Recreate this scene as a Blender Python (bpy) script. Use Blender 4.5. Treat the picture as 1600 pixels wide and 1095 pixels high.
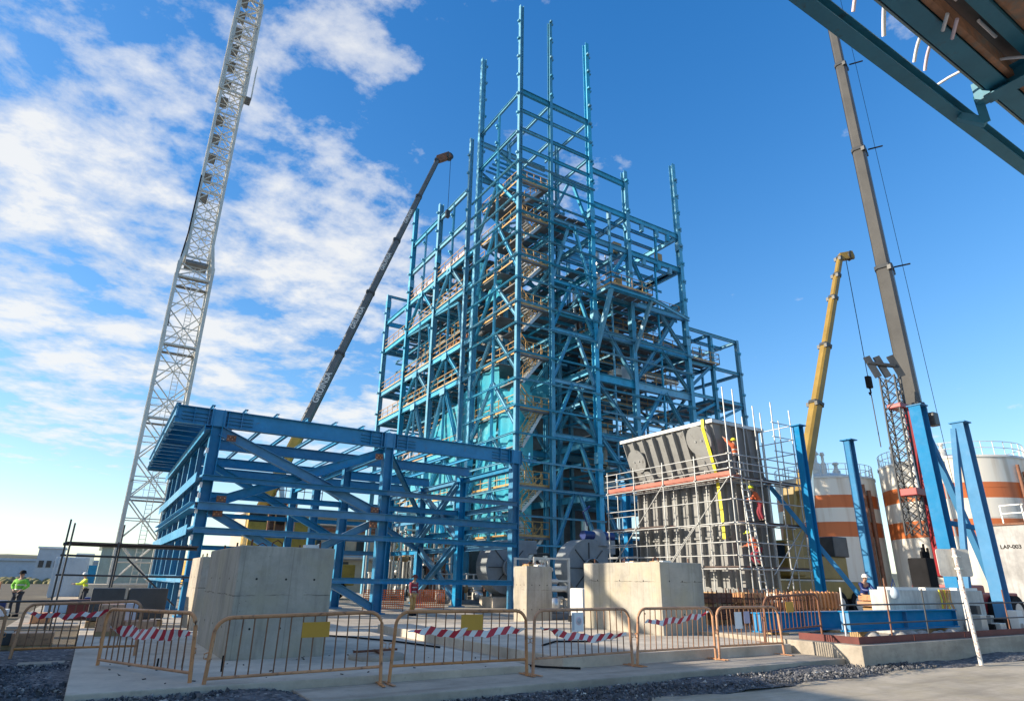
import bpy, bmesh, math, random
import numpy as np
from mathutils import Vector, Matrix

random.seed(7)
rng = np.random.default_rng(7)
R = math.radians
scene = bpy.context.scene
COL = scene.collection
for o in list(bpy.data.objects):
    bpy.data.objects.remove(o, do_unlink=True)

# world axes follow the plant grid: x runs along the fence line, y runs into the site, z is up
GRID = R(58.2)


def site(X, Y, Z=0.0):
    """viewer-aligned metres (X right, Y ahead) to plant grid"""
    return Vector((X * math.sin(GRID) + Y * math.cos(GRID), -X * math.cos(GRID) + Y * math.sin(GRID), Z))


# ------------------------------------------------------------------ camera
PITCH, ROLL = R(20.0), R(0.9)
right0, up0, fwd = Vector((1, 0, 0)), Vector((0, -math.sin(PITCH), math.cos(PITCH))), Vector((0, math.cos(PITCH), math.sin(PITCH)))
right = right0 * math.cos(ROLL) + up0 * math.sin(ROLL)
up = up0 * math.cos(ROLL) - right0 * math.sin(ROLL)
cam_data = bpy.data.cameras.new('camera')
cam_data.sensor_width = 36.0
cam_data.lens = 985.0 / 1600.0 * 36.0
cam_data.clip_start = 0.05
cam_data.clip_end = 20000.0
cam = bpy.data.objects.new('camera', cam_data)
COL.objects.link(cam)
cols = [site(*right), site(*up), -site(*fwd)]
cam.matrix_world = Matrix(((cols[0].x, cols[1].x, cols[2].x, 0.0),
                           (cols[0].y, cols[1].y, cols[2].y, 0.0),
                           (cols[0].z, cols[1].z, cols[2].z, 1.6),
                           (0, 0, 0, 1)))
scene.camera = cam

# ------------------------------------------------------------------ sun and sky
SUN_EL = R(20.0)
SUN_DIR = Vector((-0.92 * math.cos(SUN_EL), 0.392 * math.cos(SUN_EL), math.sin(SUN_EL)))  # towards the sun
sun_data = bpy.data.lights.new('sun', 'SUN')
sun_data.energy = 4.0
sun_data.angle = R(0.53)
sun_data.color = (1.0, 0.87, 0.69)
sun = bpy.data.objects.new('sun', sun_data)
sun.rotation_euler = SUN_DIR.to_track_quat('Z', 'Y').to_euler()
COL.objects.link(sun)

world = bpy.data.worlds.new('World')
scene.world = world
world.use_nodes = True
wt = world.node_tree
wt.nodes.clear()


def N(tree, kind, **kw):
    n = tree.nodes.new(kind)
    for k, v in kw.items():
        setattr(n, k, v)
    return n


SKY_STRENGTH = 0.15
w_out = N(wt, 'ShaderNodeOutputWorld')
w_bg = N(wt, 'ShaderNodeBackground')
w_bg.inputs['Strength'].default_value = SKY_STRENGTH
w_sky = N(wt, 'ShaderNodeTexSky', sky_type='NISHITA', sun_disc=False)
w_sky.sun_elevation = SUN_EL
w_sky.sun_rotation = math.atan2(SUN_DIR.x, SUN_DIR.y)
w_sky.altitude = 0.0
w_sky.air_density = 1.0
w_sky.dust_density = 0.25
w_sky.ozone_density = 3.0


def vmath(tree, op, a, b=None):
    n = N(tree, 'ShaderNodeVectorMath', operation=op)
    tree.links.new(a, n.inputs[0])
    if b is not None:
        if isinstance(b, (tuple, list)):
            n.inputs[1].default_value = b
        else:
            tree.links.new(b, n.inputs[1])
    return n


def fmath(tree, op, a, b=None, clamp=False):
    n = N(tree, 'ShaderNodeMath', operation=op, use_clamp=clamp)
    for i, s in enumerate((a, b)):
        if s is None:
            continue
        if isinstance(s, (int, float)):
            n.inputs[i].default_value = s
        else:
            tree.links.new(s, n.inputs[i])
    return n.outputs[0]


def ramp(tree, fac, stops):
    n = N(tree, 'ShaderNodeValToRGB')
    tree.links.new(fac, n.inputs[0])
    el = n.color_ramp.elements
    while len(el) < len(stops):
        el.new(0.5)
    for e, (p, c) in zip(el, stops):
        e.position = p
        e.color = (c[0], c[1], c[2], 1.0) if isinstance(c, (tuple, list)) else (c, c, c, 1.0)
    return n.outputs[0]


tc = N(wt, 'ShaderNodeTexCoord')
nrm = vmath(wt, 'NORMALIZE', tc.outputs['Generated']).outputs[0]
sep = N(wt, 'ShaderNodeSeparateXYZ')
wt.links.new(nrm, sep.inputs[0])
zc = fmath(wt, 'ADD', fmath(wt, 'MAXIMUM', sep.outputs['Z'], 0.0), 0.10)
cx = fmath(wt, 'DIVIDE', sep.outputs['X'], zc)
cy = fmath(wt, 'DIVIDE', sep.outputs['Y'], zc)
comb = N(wt, 'ShaderNodeCombineXYZ')
wt.links.new(cx, comb.inputs[0])
wt.links.new(cy, comb.inputs[1])
comb.inputs[2].default_value = 3.7
n1 = N(wt, 'ShaderNodeTexNoise')
n1.inputs['Scale'].default_value = 4.2
n1.inputs['Detail'].default_value = 9.0
n1.inputs['Roughness'].default_value = 0.62
n1.inputs['Distortion'].default_value = 0.1
wt.links.new(comb.outputs[0], n1.inputs['Vector'])
n2 = N(wt, 'ShaderNodeTexNoise')
n2.inputs['Scale'].default_value = 0.55
n2.inputs['Detail'].default_value = 3.0
wt.links.new(comb.outputs[0], n2.inputs['Vector'])
# cloud bank lies towards the sun side (left of the view) and thins out to the right
bank = vmath(wt, 'DOT_PRODUCT', nrm, (-0.85, 0.527, 0.0)).outputs['Value']
bank_r = N(wt, 'ShaderNodeMapRange', interpolation_type='SMOOTHSTEP')
wt.links.new(bank, bank_r.inputs[0])
for i, v_ in enumerate((-0.34, 0.42, -0.19, 0.07)):
    bank_r.inputs[i + 1].default_value = v_
low_r = N(wt, 'ShaderNodeMapRange', interpolation_type='SMOOTHSTEP')
wt.links.new(sep.outputs['Z'], low_r.inputs[0])
for i, v_ in enumerate((0.06, 0.22, -0.30, 0.0)):
    low_r.inputs[i + 1].default_value = v_
dens = fmath(wt, 'ADD', n1.outputs[0], fmath(wt, 'MULTIPLY', fmath(wt, 'SUBTRACT', n2.outputs[0], 0.5), 0.45))
dens = fmath(wt, 'ADD', dens, bank_r.outputs[0])
dens = fmath(wt, 'ADD', dens, low_r.outputs[0])
cmask = ramp(wt, dens, [(0.445, 0.0), (0.53, 0.5), (0.68, 1.0)])
ccol = ramp(wt, n1.outputs[0], [(0.36, (2.1, 2.35, 2.75)), (0.58, (3.3, 3.3, 3.25))])
wmix = N(wt, 'ShaderNodeMixRGB')
wt.links.new(fmath(wt, 'MULTIPLY', cmask, 0.9), wmix.inputs[0])
w_hs = N(wt, 'ShaderNodeHueSaturation')
w_hs.inputs['Hue'].default_value = 0.508
w_hs.inputs['Saturation'].default_value = 1.36
w_hs.inputs['Value'].default_value = 1.2
# camera-like highlight roll-off of the very bright horizon
den = vmath(wt, 'MULTIPLY_ADD', w_sky.outputs[0], (0.10, 0.10, 0.10))
den.inputs[2].default_value = (1.0, 1.0, 1.0)
soft = vmath(wt, 'DIVIDE', w_sky.outputs[0], den.outputs[0])
wt.links.new(soft.outputs[0], w_hs.inputs['Color'])
wt.links.new(w_hs.outputs[0], wmix.inputs[1])
wt.links.new(ccol, wmix.inputs[2])
wt.links.new(wmix.outputs[0], w_bg.inputs['Color'])
wt.links.new(w_bg.outputs[0], w_out.inputs[0])

vs = scene.view_settings
vs.view_transform = 'Standard'
vs.look = 'None'
vs.exposure = 0.95
vs.gamma = 1.0
vs.use_curve_mapping = False

# ------------------------------------------------------------------ materials
MATS = {}


def mat(name, rgb, rough=0.5, metal=0.0, var=0.15, scale=1.5, bump=0.0, bscale=20.0, dirt=None, spec=0.5, piece=0.0, dust=0.0):
    """painted / raw surface with world-space tonal variation and optional dirt patches"""
    m = bpy.data.materials.new(name)
    m.use_nodes = True
    t = m.node_tree
    b = t.nodes['Principled BSDF']
    b.inputs['Roughness'].default_value = rough
    b.inputs['Metallic'].default_value = metal
    b.inputs['Specular IOR Level'].default_value = spec
    geo = N(t, 'ShaderNodeNewGeometry')
    nz = N(t, 'ShaderNodeTexNoise')
    nz.inputs['Scale'].default_value = scale
    nz.inputs['Detail'].default_value = 6.0
    nz.inputs['Roughness'].default_value = 0.65
    t.links.new(geo.outputs['Position'], nz.inputs['Vector'])
    lo = tuple(c * (1 - var) for c in rgb)
    hi = tuple(min(1.0, c * (1 + var)) for c in rgb)
    col = ramp(t, nz.outputs[0], [(0.3, lo), (0.7, hi)])
    if dirt:
        nd = N(t, 'ShaderNodeTexNoise')
        nd.inputs['Scale'].default_value = dirt[2] if len(dirt) > 2 else 3.0
        nd.inputs['Detail'].default_value = 8.0
        nd.inputs['Roughness'].default_value = 0.7
        t.links.new(geo.outputs['Position'], nd.inputs['Vector'])
        f = ramp(t, nd.outputs[0], [(dirt[1], 0.0), (dirt[1] + 0.12, 1.0)])
        mx = N(t, 'ShaderNodeMixRGB')
        t.links.new(f, mx.inputs[0])
        t.links.new(col, mx.inputs[1])
        mx.inputs[2].default_value = (*dirt[0], 1)
        col = mx.outputs[0]
    if piece > 0:
        oi = N(t, 'ShaderNodeObjectInfo')
        hs = N(t, 'ShaderNodeHueSaturation')
        rg = N(t, 'ShaderNodeMapRange')
        t.links.new(oi.outputs['Random'], rg.inputs[0])
        rg.inputs[3].default_value, rg.inputs[4].default_value = 1 - piece, 1 + piece
        t.links.new(rg.outputs[0], hs.inputs['Value'])
        rs = N(t, 'ShaderNodeMapRange')
        t.links.new(fmath(t, 'FRACT', fmath(t, 'MULTIPLY', oi.outputs['Random'], 7.13)), rs.inputs[0])
        rs.inputs[3].default_value, rs.inputs[4].default_value = 0.82, 1.08
        t.links.new(rs.outputs[0], hs.inputs['Saturation'])
        t.links.new(col, hs.inputs['Color'])
        col = hs.outputs[0]
    if dust > 0:
        # settled dust on faces that look up
        sn = N(t, 'ShaderNodeSeparateXYZ')
        t.links.new(geo.outputs['Normal'], sn.inputs[0])
        md = N(t, 'ShaderNodeMixRGB')
        t.links.new(fmath(t, 'MULTIPLY', ramp(t, sn.outputs['Z'], [(0.5, 0.0), (0.9, 1.0)]), dust), md.inputs[0])
        t.links.new(col, md.inputs[1])
        md.inputs[2].default_value = (0.34, 0.31, 0.26, 1)
        col = md.outputs[0]
    if piece > 0 or dust > 0:
        nr = N(t, 'ShaderNodeTexNoise')
        nr.inputs['Scale'].default_value = 4.0
        nr.inputs['Detail'].default_value = 5.0
        t.links.new(geo.outputs['Position'], nr.inputs['Vector'])
        t.links.new(ramp(t, nr.outputs[0], [(0.3, max(0.1, rough - 0.12)), (0.7, min(1.0, rough + 0.22))]), b.inputs['Roughness'])
    t.links.new(col, b.inputs['Base Color'])
    if bump > 0:
        nb = N(t, 'ShaderNodeTexNoise')
        nb.inputs['Scale'].default_value = bscale
        nb.inputs['Detail'].default_value = 5.0
        t.links.new(geo.outputs['Position'], nb.inputs['Vector'])
        bp = N(t, 'ShaderNodeBump')
        bp.inputs['Strength'].default_value = bump
        bp.inputs['Distance'].default_value = 0.03
        t.links.new(nb.outputs[0], bp.inputs['Height'])
        t.links.new(bp.outputs[0], b.inputs['Normal'])
    MATS[name] = m
    return m


RUST = (0.16, 0.06, 0.03)
mat('frame_blue', (0.004, 0.21, 0.42), 0.42, var=0.16, dirt=((0.06, 0.16, 0.26), 0.60, 2.2), piece=.14, dust=.55)
mat('tower_teal', (0.055, 0.33, 0.51), 0.42, var=0.2, dirt=((0.10, 0.20, 0.27), 0.60, 1.3), piece=.2, dust=.5)
mat('post_blue', (0.025, 0.21, 0.44), 0.78, var=0.07, piece=.1, dust=.5, spec=.3)
mat('rack_teal', (0.03, 0.19, 0.28), 0.5, var=0.2, dirt=((0.05, 0.08, 0.09), 0.58))
mat('rail_yellow', (0.50, 0.29, 0.09), 0.5, var=0.2)
mat('deck_grey', (0.16, 0.17, 0.18), 0.6, var=0.3)
mat('steel_dark', (0.05, 0.055, 0.06), 0.5, var=0.3)
mat('galv', (0.48, 0.49, 0.48), 0.4, 0.4, var=0.2)
mat('crane_white', (0.58, 0.57, 0.52), 0.5, var=0.15, dirt=((0.30, 0.27, 0.22), 0.60, 2.0))
mat('boom_grey', (0.12, 0.125, 0.13), 0.4, var=0.2)
mat('boom_silver', (0.085, 0.082, 0.076), 0.42, 0.0, var=0.22, scale=.6, dirt=((0.06, 0.055, 0.05), 0.60, 1.2))
mat('crane_yellow', (0.28, 0.18, 0.035), 0.45, var=0.2, dirt=((0.22, 0.14, 0.05), 0.60))
mat('machine_yellow', (0.52, 0.32, 0.05), 0.5, var=0.25, dirt=((0.22, 0.12, 0.05), 0.58))
mat('crane_red', (0.26, 0.02, 0.025), 0.45, var=0.2)
mat('white_paint', (0.72, 0.71, 0.68), 0.5, var=0.1, dirt=((0.5, 0.46, 0.4), 0.62))
mat('black', (0.016, 0.016, 0.018), 0.85, var=0.3, spec=.15)
mat('hopper_grey', (0.25, 0.255, 0.25), 0.6, var=0.16, dirt=((0.11, 0.105, 0.10), 0.58), dust=.4)
mat('plank_red', (0.42, 0.14, 0.10), 0.7, var=0.25)
mat('plank_dark', (0.10, 0.07, 0.06), 0.7, var=0.3)
mat('wood', (0.42, 0.28, 0.14), 0.8, var=0.3)
mat('strap_yellow', (0.75, 0.66, 0.04), 0.6, var=0.1)
mat('barrier_ochre', (0.58, 0.26, 0.10), 0.5, var=0.28, dirt=((0.20, 0.09, 0.05), 0.55, 9.0), piece=.15)
mat('barrier_bar', (0.24, 0.12, 0.06), 0.6, var=0.3, dirt=((0.14, 0.06, 0.04), 0.55, 9.0))
mat('plate_yellow', (0.60, 0.32, 0.03), 0.5, var=0.1)
mat('rust', (0.15, 0.06, 0.035), 0.8, var=0.4)
mat('rust_red', (0.14, 0.035, 0.03), 0.7, var=0.3)
mat('rust_brown', (0.22, 0.10, 0.06), 0.75, var=0.45, scale=3.0, dirt=((0.08, 0.06, 0.05), 0.55))
mat('rust_duct', (0.42, 0.20, 0.11), 0.7, var=0.5, scale=2.2, dirt=((0.26, 0.22, 0.18), 0.52, 1.4))
mat('orange_net', (0.85, 0.20, 0.05), 0.7, var=0.15)
mat('fan_grey', (0.23, 0.26, 0.28), 0.5, var=0.15)
mat('tarp_green', (0.05, 0.09, 0.07), 0.6, var=0.3)
mat('motor_blue', (0.015, 0.035, 0.16), 0.4, var=0.2)
mat('silver', (0.62, 0.63, 0.62), 0.3, 0.7, var=0.15)
mat('pipe_white', (0.66, 0.65, 0.60), 0.5, var=0.2, dirt=((0.35, 0.28, 0.2), 0.6))
mat('cable_white', (0.8, 0.76, 0.76), 0.5, var=0.05)
mat('cable_pink', (0.8, 0.62, 0.66), 0.5, var=0.05)
mat('container_blue', (0.42, 0.52, 0.62), 0.6, var=0.1)
mat('clad_green', (0.30, 0.38, 0.36), 0.6, var=0.1)
mat('clad_white', (0.75, 0.76, 0.76), 0.6, var=0.08)
mat('clad_grey', (0.45, 0.48, 0.52), 0.6, var=0.1)
mat('hill_green', (0.10, 0.11, 0.08), 0.9, var=0.35, scale=0.02)
mat('scrub', (0.16, 0.15, 0.07), 0.9, var=0.4, scale=0.3)
mat('skin', (0.45, 0.28, 0.2), 0.6, var=0.05)
mat('hivis_green', (0.20, 0.55, 0.06), 0.8, var=0.25, scale=9.0)
mat('hivis_yellow', (0.70, 0.80, 0.05), 0.6, var=0.05)
mat('hivis_orange', (0.60, 0.13, 0.05), 0.8, var=0.25, scale=9.0)
mat('trouser_dark', (0.03, 0.035, 0.05), 0.8, var=0.2)
mat('trouser_red', (0.25, 0.03, 0.05), 0.8, var=0.2)
mat('silo_beige', (0.50, 0.44, 0.33), 0.6, var=0.15)
mat('glass_dark', (0.02, 0.03, 0.04), 0.1, var=0.1)
mat('paper', (0.8, 0.8, 0.8), 0.7, var=0.05)
mat('paper_lilac', (0.45, 0.42, 0.55), 0.7, var=0.1)
mat('block_tar', (0.035, 0.033, 0.03), 0.9, var=0.3)
mat('rubble', (0.36, 0.35, 0.33), 0.9, var=0.35, scale=6.0)
mat('litter_white', (0.75, 0.75, 0.72), 0.8, var=0.1)


def concrete(name, rgb, streak=True, joint=None, warm=None, blot=0.5, tracks=False):
    """cast concrete: mottling, vertical run marks, pin holes and an optional cold joint at a given height"""
    m = bpy.data.materials.new(name)
    m.use_nodes = True
    t = m.node_tree
    b = t.nodes['Principled BSDF']
    b.inputs['Roughness'].default_value = 0.85
    b.inputs['Specular IOR Level'].default_value = 0.25
    geo = N(t, 'ShaderNodeNewGeometry')
    P = geo.outputs['Position']

    def noise(vec, sc, det=6.0, ro=0.6):
        n = N(t, 'ShaderNodeTexNoise')
        n.inputs['Scale'].default_value = sc
        n.inputs['Detail'].default_value = det
        n.inputs['Roughness'].default_value = ro
        t.links.new(vec, n.inputs['Vector'])
        return n.outputs[0]

    col = ramp(t, noise(P, 0.9, 8, 0.7), [(0.3, tuple(c * 0.66 for c in rgb)), (0.7, tuple(c * 1.18 for c in rgb))])

    def mix(col, f, c):
        x = N(t, 'ShaderNodeMixRGB')
        t.links.new(f, x.inputs[0])
        t.links.new(col, x.inputs[1])
        x.inputs[2].default_value = (*c, 1)
        return x.outputs[0]

    d = tuple(c * 0.5 for c in rgb)
    col = mix(col, fmath(t, 'MULTIPLY', ramp(t, noise(P, 3.5, 8, 0.75), [(0.56, 0.0), (0.75, 1.0)]), blot), d)
    if streak:
        s = vmath(t, 'MULTIPLY', P, (5.0, 5.0, 0.55)).outputs[0]
        col = mix(col, fmath(t, 'MULTIPLY', ramp(t, noise(s, 1.0, 5, 0.6), [(0.50, 0.0), (0.72, 1.0)]), 0.65), d)
    if tracks:
        # tyre tracks and swept mud running along the road
        s2 = vmath(t, 'MULTIPLY', P, (0.22, 1.7, 1.0)).outputs[0]
        col = mix(col, fmath(t, 'MULTIPLY', ramp(t, noise(s2, 1.0, 7, 0.65), [(0.48, 0.0), (0.62, 1.0)]), 0.6), tuple(c * 0.5 for c in rgb))
    if warm:
        col = mix(col, fmath(t, 'MULTIPLY', ramp(t, noise(P, 1.3, 4), [(0.45, 0.0), (0.65, 1.0)]), 0.5), warm)
    h = noise(P, 14, 8, 0.7)
    if joint is not None:
        # faint shutter panel joints
        pq = N(t, 'ShaderNodeSeparateXYZ')
        t.links.new(P, pq.inputs[0])
        fr_ = fmath(t, 'FRACT', fmath(t, 'DIVIDE', fmath(t, 'ADD', pq.outputs['X'], pq.outputs['Y']), 0.93))
        ln = ramp(t, fmath(t, 'ABSOLUTE', fmath(t, 'SUBTRACT', fr_, 0.5)), [(0.0, 1.0), (0.006, 0.8), (0.016, 0.0)])
        col = mix(col, fmath(t, 'MULTIPLY', ln, 0.45), tuple(c * 0.5 for c in rgb))
    if joint is not None:
        sp = N(t, 'ShaderNodeSeparateXYZ')
        t.links.new(P, sp.inputs[0])
        wob = fmath(t, 'MULTIPLY', fmath(t, 'SUBTRACT', noise(P, 2.2, 6), 0.5), 0.10)
        dz = fmath(t, 'ABSOLUTE', fmath(t, 'SUBTRACT', fmath(t, 'ADD', sp.outputs['Z'], wob), joint))
        line = ramp(t, dz, [(0.0, 1.0), (0.006, 0.8), (0.014, 0.0)])
        patch = ramp(t, noise(P, 2.3, 4), [(0.44, 0.0), (0.60, 0.9)])
        col = mix(col, fmath(t, 'MULTIPLY', line, patch), tuple(c * 0.22 for c in rgb))
    vor = N(t, 'ShaderNodeTexVoronoi')
    vor.inputs['Scale'].default_value = 9.0
    t.links.new(P, vor.inputs['Vector'])
    pin = ramp(t, vor.outputs['Distance'], [(0.0, 1.0), (0.06, 1.0), (0.09, 0.0)])
    pin = fmath(t, 'MULTIPLY', pin, ramp(t, noise(P, 5, 2), [(0.5, 0.0), (0.56, 1.0)]))
    col = mix(col, fmath(t, 'MULTIPLY', pin, 0.7), tuple(c * 0.3 for c in rgb))
    t.links.new(col, b.inputs['Base Color'])
    bp = N(t, 'ShaderNodeBump')
    bp.inputs['Strength'].default_value = 0.35
    bp.inputs['Distance'].default_value = 0.02
    t.links.new(h, bp.inputs['Height'])
    t.links.new(bp.outputs[0], b.inputs['Normal'])
    MATS[name] = m
    return m


concrete('block_concrete', (0.45, 0.405, 0.34), joint=1.25, warm=(0.46, 0.40, 0.28))
concrete('block_concrete_b', (0.45, 0.42, 0.36), joint=1.62, warm=(0.50, 0.44, 0.30))
concrete('slab_concrete', (0.58, 0.515, 0.425), streak=False, blot=0.7)
concrete('slab_lower', (0.48, 0.425, 0.35), streak=False, blot=0.75, tracks=True)
concrete('road_concrete', (0.50, 0.44, 0.35), streak=False, blot=0.6, tracks=True, warm=(0.42, 0.36, 0.25))
concrete('wall_concrete', (0.62, 0.61, 0.57), streak=True, blot=0.3)
concrete('ground_dirt', (0.15, 0.125, 0.09), streak=False, blot=0.6)
concrete('warehouse_grey', (0.45, 0.45, 0.45), streak=True, blot=0.2)


def gravel_mat():
    m = bpy.data.materials.new('gravel_dark')
    m.use_nodes = True
    t = m.node_tree
    b = t.nodes['Principled BSDF']
    b.inputs['Roughness'].default_value = 0.9
    geo = N(t, 'ShaderNodeNewGeometry')
    vor = N(t, 'ShaderNodeTexVoronoi')
    vor.inputs['Scale'].default_value = 16.0
    t.links.new(geo.outputs['Position'], vor.inputs['Vector'])
    sp = N(t, 'ShaderNodeSeparateXYZ')
    t.links.new(vor.outputs['Color'], sp.inputs[0])
    col = ramp(t, sp.outputs[0], [(0.0, (0.045, 0.05, 0.06)), (0.6, (0.10, 0.105, 0.12)), (0.95, (0.17, 0.17, 0.18)), (1.0, (0.36, 0.35, 0.33))])
    t.links.new(col, b.inputs['Base Color'])
    bp = N(t, 'ShaderNodeBump')
    bp.inputs['Strength'].default_value = 0.9
    bp.inputs['Distance'].default_value = 0.04
    t.links.new(vor.outputs['Distance'], bp.inputs['Height'])
    bp.invert = True
    t.links.new(bp.outputs[0], b.inputs['Normal'])
    MATS['gravel_dark'] = m


gravel_mat()


def stone_mat():
    m = bpy.data.materials.new('stone')
    m.use_nodes = True
    t = m.node_tree
    b = t.nodes['Principled BSDF']
    b.inputs['Roughness'].default_value = 0.85
    geo = N(t, 'ShaderNodeNewGeometry')
    col = ramp(t, geo.outputs['Random Per Island'], [(0.0, (0.05, 0.055, 0.065)), (0.55, (0.10, 0.105, 0.12)), (0.93, (0.18, 0.18, 0.19)), (1.0, (0.42, 0.41, 0.39))])
    t.links.new(col, b.inputs['Base Color'])
    MATS['stone'] = m


stone_mat()


def net_mat():
    """turquoise debris netting: part of the light passes through the mesh"""
    m = bpy.data.materials.new('net_turquoise')
    m.use_nodes = True
    t = m.node_tree
    t.nodes.clear()
    out = N(t, 'ShaderNodeOutputMaterial')
    dif = N(t, 'ShaderNodeBsdfDiffuse')
    trl = N(t, 'ShaderNodeBsdfTranslucent')
    trn = N(t, 'ShaderNodeBsdfTransparent')
    geo = N(t, 'ShaderNodeNewGeometry')
    nz = N(t, 'ShaderNodeTexNoise')
    nz.inputs['Scale'].default_value = 0.8
    nz.inputs['Detail'].default_value = 6.0
    t.links.new(geo.outputs['Position'], nz.inputs['Vector'])
    col = ramp(t, nz.outputs[0], [(0.3, (0.05, 0.50, 0.70)), (0.7, (0.22, 0.78, 0.92))])
    t.links.new(col, dif.inputs[0])
    t.links.new(col, trl.inputs[0])
    a = N(t, 'ShaderNodeMixShader')
    a.inputs[0].default_value = 0.4
    t.links.new(dif.outputs[0], a.inputs[1])
    t.links.new(trl.outputs[0], a.inputs[2])
    c = N(t, 'ShaderNodeMixShader')
    t.links.new(ramp(t, nz.outputs[0], [(0.3, 0.06), (0.7, 0.30)]), c.inputs[0])
    t.links.new(a.outputs[0], c.inputs[1])
    t.links.new(trn.outputs[0], c.inputs[2])
    t.links.new(c.outputs[0], out.inputs[0])
    MATS['net_turquoise'] = m


net_mat()


def stripe_mat(name, c1, c2, axis, period, slant=0.0):
    """printed stripes in object space"""
    m = bpy.data.materials.new(name)
    m.use_nodes = True
    t = m.node_tree
    b = t.nodes['Principled BSDF']
    b.inputs['Roughness'].default_value = 0.5
    tcn = N(t, 'ShaderNodeTexCoord')
    sp = N(t, 'ShaderNodeSeparateXYZ')
    t.links.new(tcn.outputs['Object'], sp.inputs[0])
    v_ = fmath(t, 'ADD', sp.outputs[axis], fmath(t, 'MULTIPLY', sp.outputs['Z'], slant))
    f = fmath(t, 'FRACT', fmath(t, 'DIVIDE', v_, period))
    s = fmath(t, 'GREATER_THAN', f, 0.5)
    mx = N(t, 'ShaderNodeMixRGB')
    t.links.new(s, mx.inputs[0])
    mx.inputs[1].default_value = (*c1, 1)
    mx.inputs[2].default_value = (*c2, 1)
    t.links.new(mx.outputs[0], b.inputs['Base Color'])
    MATS[name] = m


stripe_mat('tape', (0.80, 0.78, 0.76), (0.55, 0.03, 0.05), 'X', 0.24, -0.8)


def tank_mat(name, bands):
    """white tank with orange bands at given heights, plate seams, run marks"""
    m = bpy.data.materials.new(name)
    m.use_nodes = True
    t = m.node_tree
    b = t.nodes['Principled BSDF']
    b.inputs['Roughness'].default_value = 0.5
    geo = N(t, 'ShaderNodeNewGeometry')
    sp = N(t, 'ShaderNodeSeparateXYZ')
    t.links.new(geo.outputs['Position'], sp.inputs[0])
    f = None
    for a, c in bands:
        g = fmath(t, 'MULTIPLY', fmath(t, 'GREATER_THAN', sp.outputs['Z'], a), fmath(t, 'LESS_THAN', sp.outputs['Z'], c))
        f = g if f is None else fmath(t, 'MAXIMUM', f, g)
    mx = N(t, 'ShaderNodeMixRGB')
    t.links.new(f, mx.inputs[0])
    mx.inputs[1].default_value = (0.80, 0.76, 0.67, 1)
    mx.inputs[2].default_value = (0.62, 0.17, 0.05, 1)
    s = vmath(t, 'MULTIPLY', geo.outputs['Position'], (1.6, 1.6, 0.12)).outputs[0]
    nz = N(t, 'ShaderNodeTexNoise')
    nz.inputs['Scale'].default_value = 1.0
    nz.inputs['Detail'].default_value = 6.0
    t.links.new(s, nz.inputs['Vector'])
    m2 = N(t, 'ShaderNodeMixRGB', blend_type='MULTIPLY')
    t.links.new(fmath(t, 'MULTIPLY', ramp(t, nz.outputs[0], [(0.5, 0.0), (0.75, 1.0)]), 0.7), m2.inputs[0])
    t.links.new(mx.outputs[0], m2.inputs[1])
    m2.inputs[2].default_value = (0.65, 0.5, 0.36, 1)
    t.links.new(m2.outputs[0], b.inputs['Base Color'])
    MATS[name] = m


tank_mat('tank_a', [(8.0, 9.1), (5.55, 6.8)])
tank_mat('tank_b', [(8.15, 9.35), (5.3, 6.6)])

# ------------------------------------------------------------------ object helpers
W = {}


def tag(o, label=None, cat=None, group=None, kind=None):
    for k, v_ in (('label', label), ('category', cat), ('group', group), ('kind', kind)):
        if v_:
            o[k] = v_
    return o


def link(name, data, M, parent=None):
    o = bpy.data.objects.new(name, data)
    COL.objects.link(o)
    o.matrix_basis = M
    if parent is not None:
        o.parent = parent
        o.matrix_parent_inverse = W[parent.name].inverted()
    W[o.name] = M.copy()
    return o


def thing(name, loc, label, cat, group=None):
    o = link(name, None, Matrix.Translation(Vector(loc)))
    o.empty_display_size = 0.3
    return tag(o, label, cat, group)


def frame(d, upv=None):
    """matrix whose Z runs along d and whose Y is as close to upv as possible"""
    z = Vector(d).normalized()
    if upv is None:
        upv = Vector((0, 0, 1)) if abs(z.z) < 0.95 else Vector((0, 1, 0))
    y = Vector(upv)
    y = (y - z * y.dot(z))
    if y.length < 1e-4:
        y = Vector((1, 0, 0)) - z * z.x
    y.normalize()
    x = y.cross(z)
    return Matrix((x, y, z)).transposed()


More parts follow.
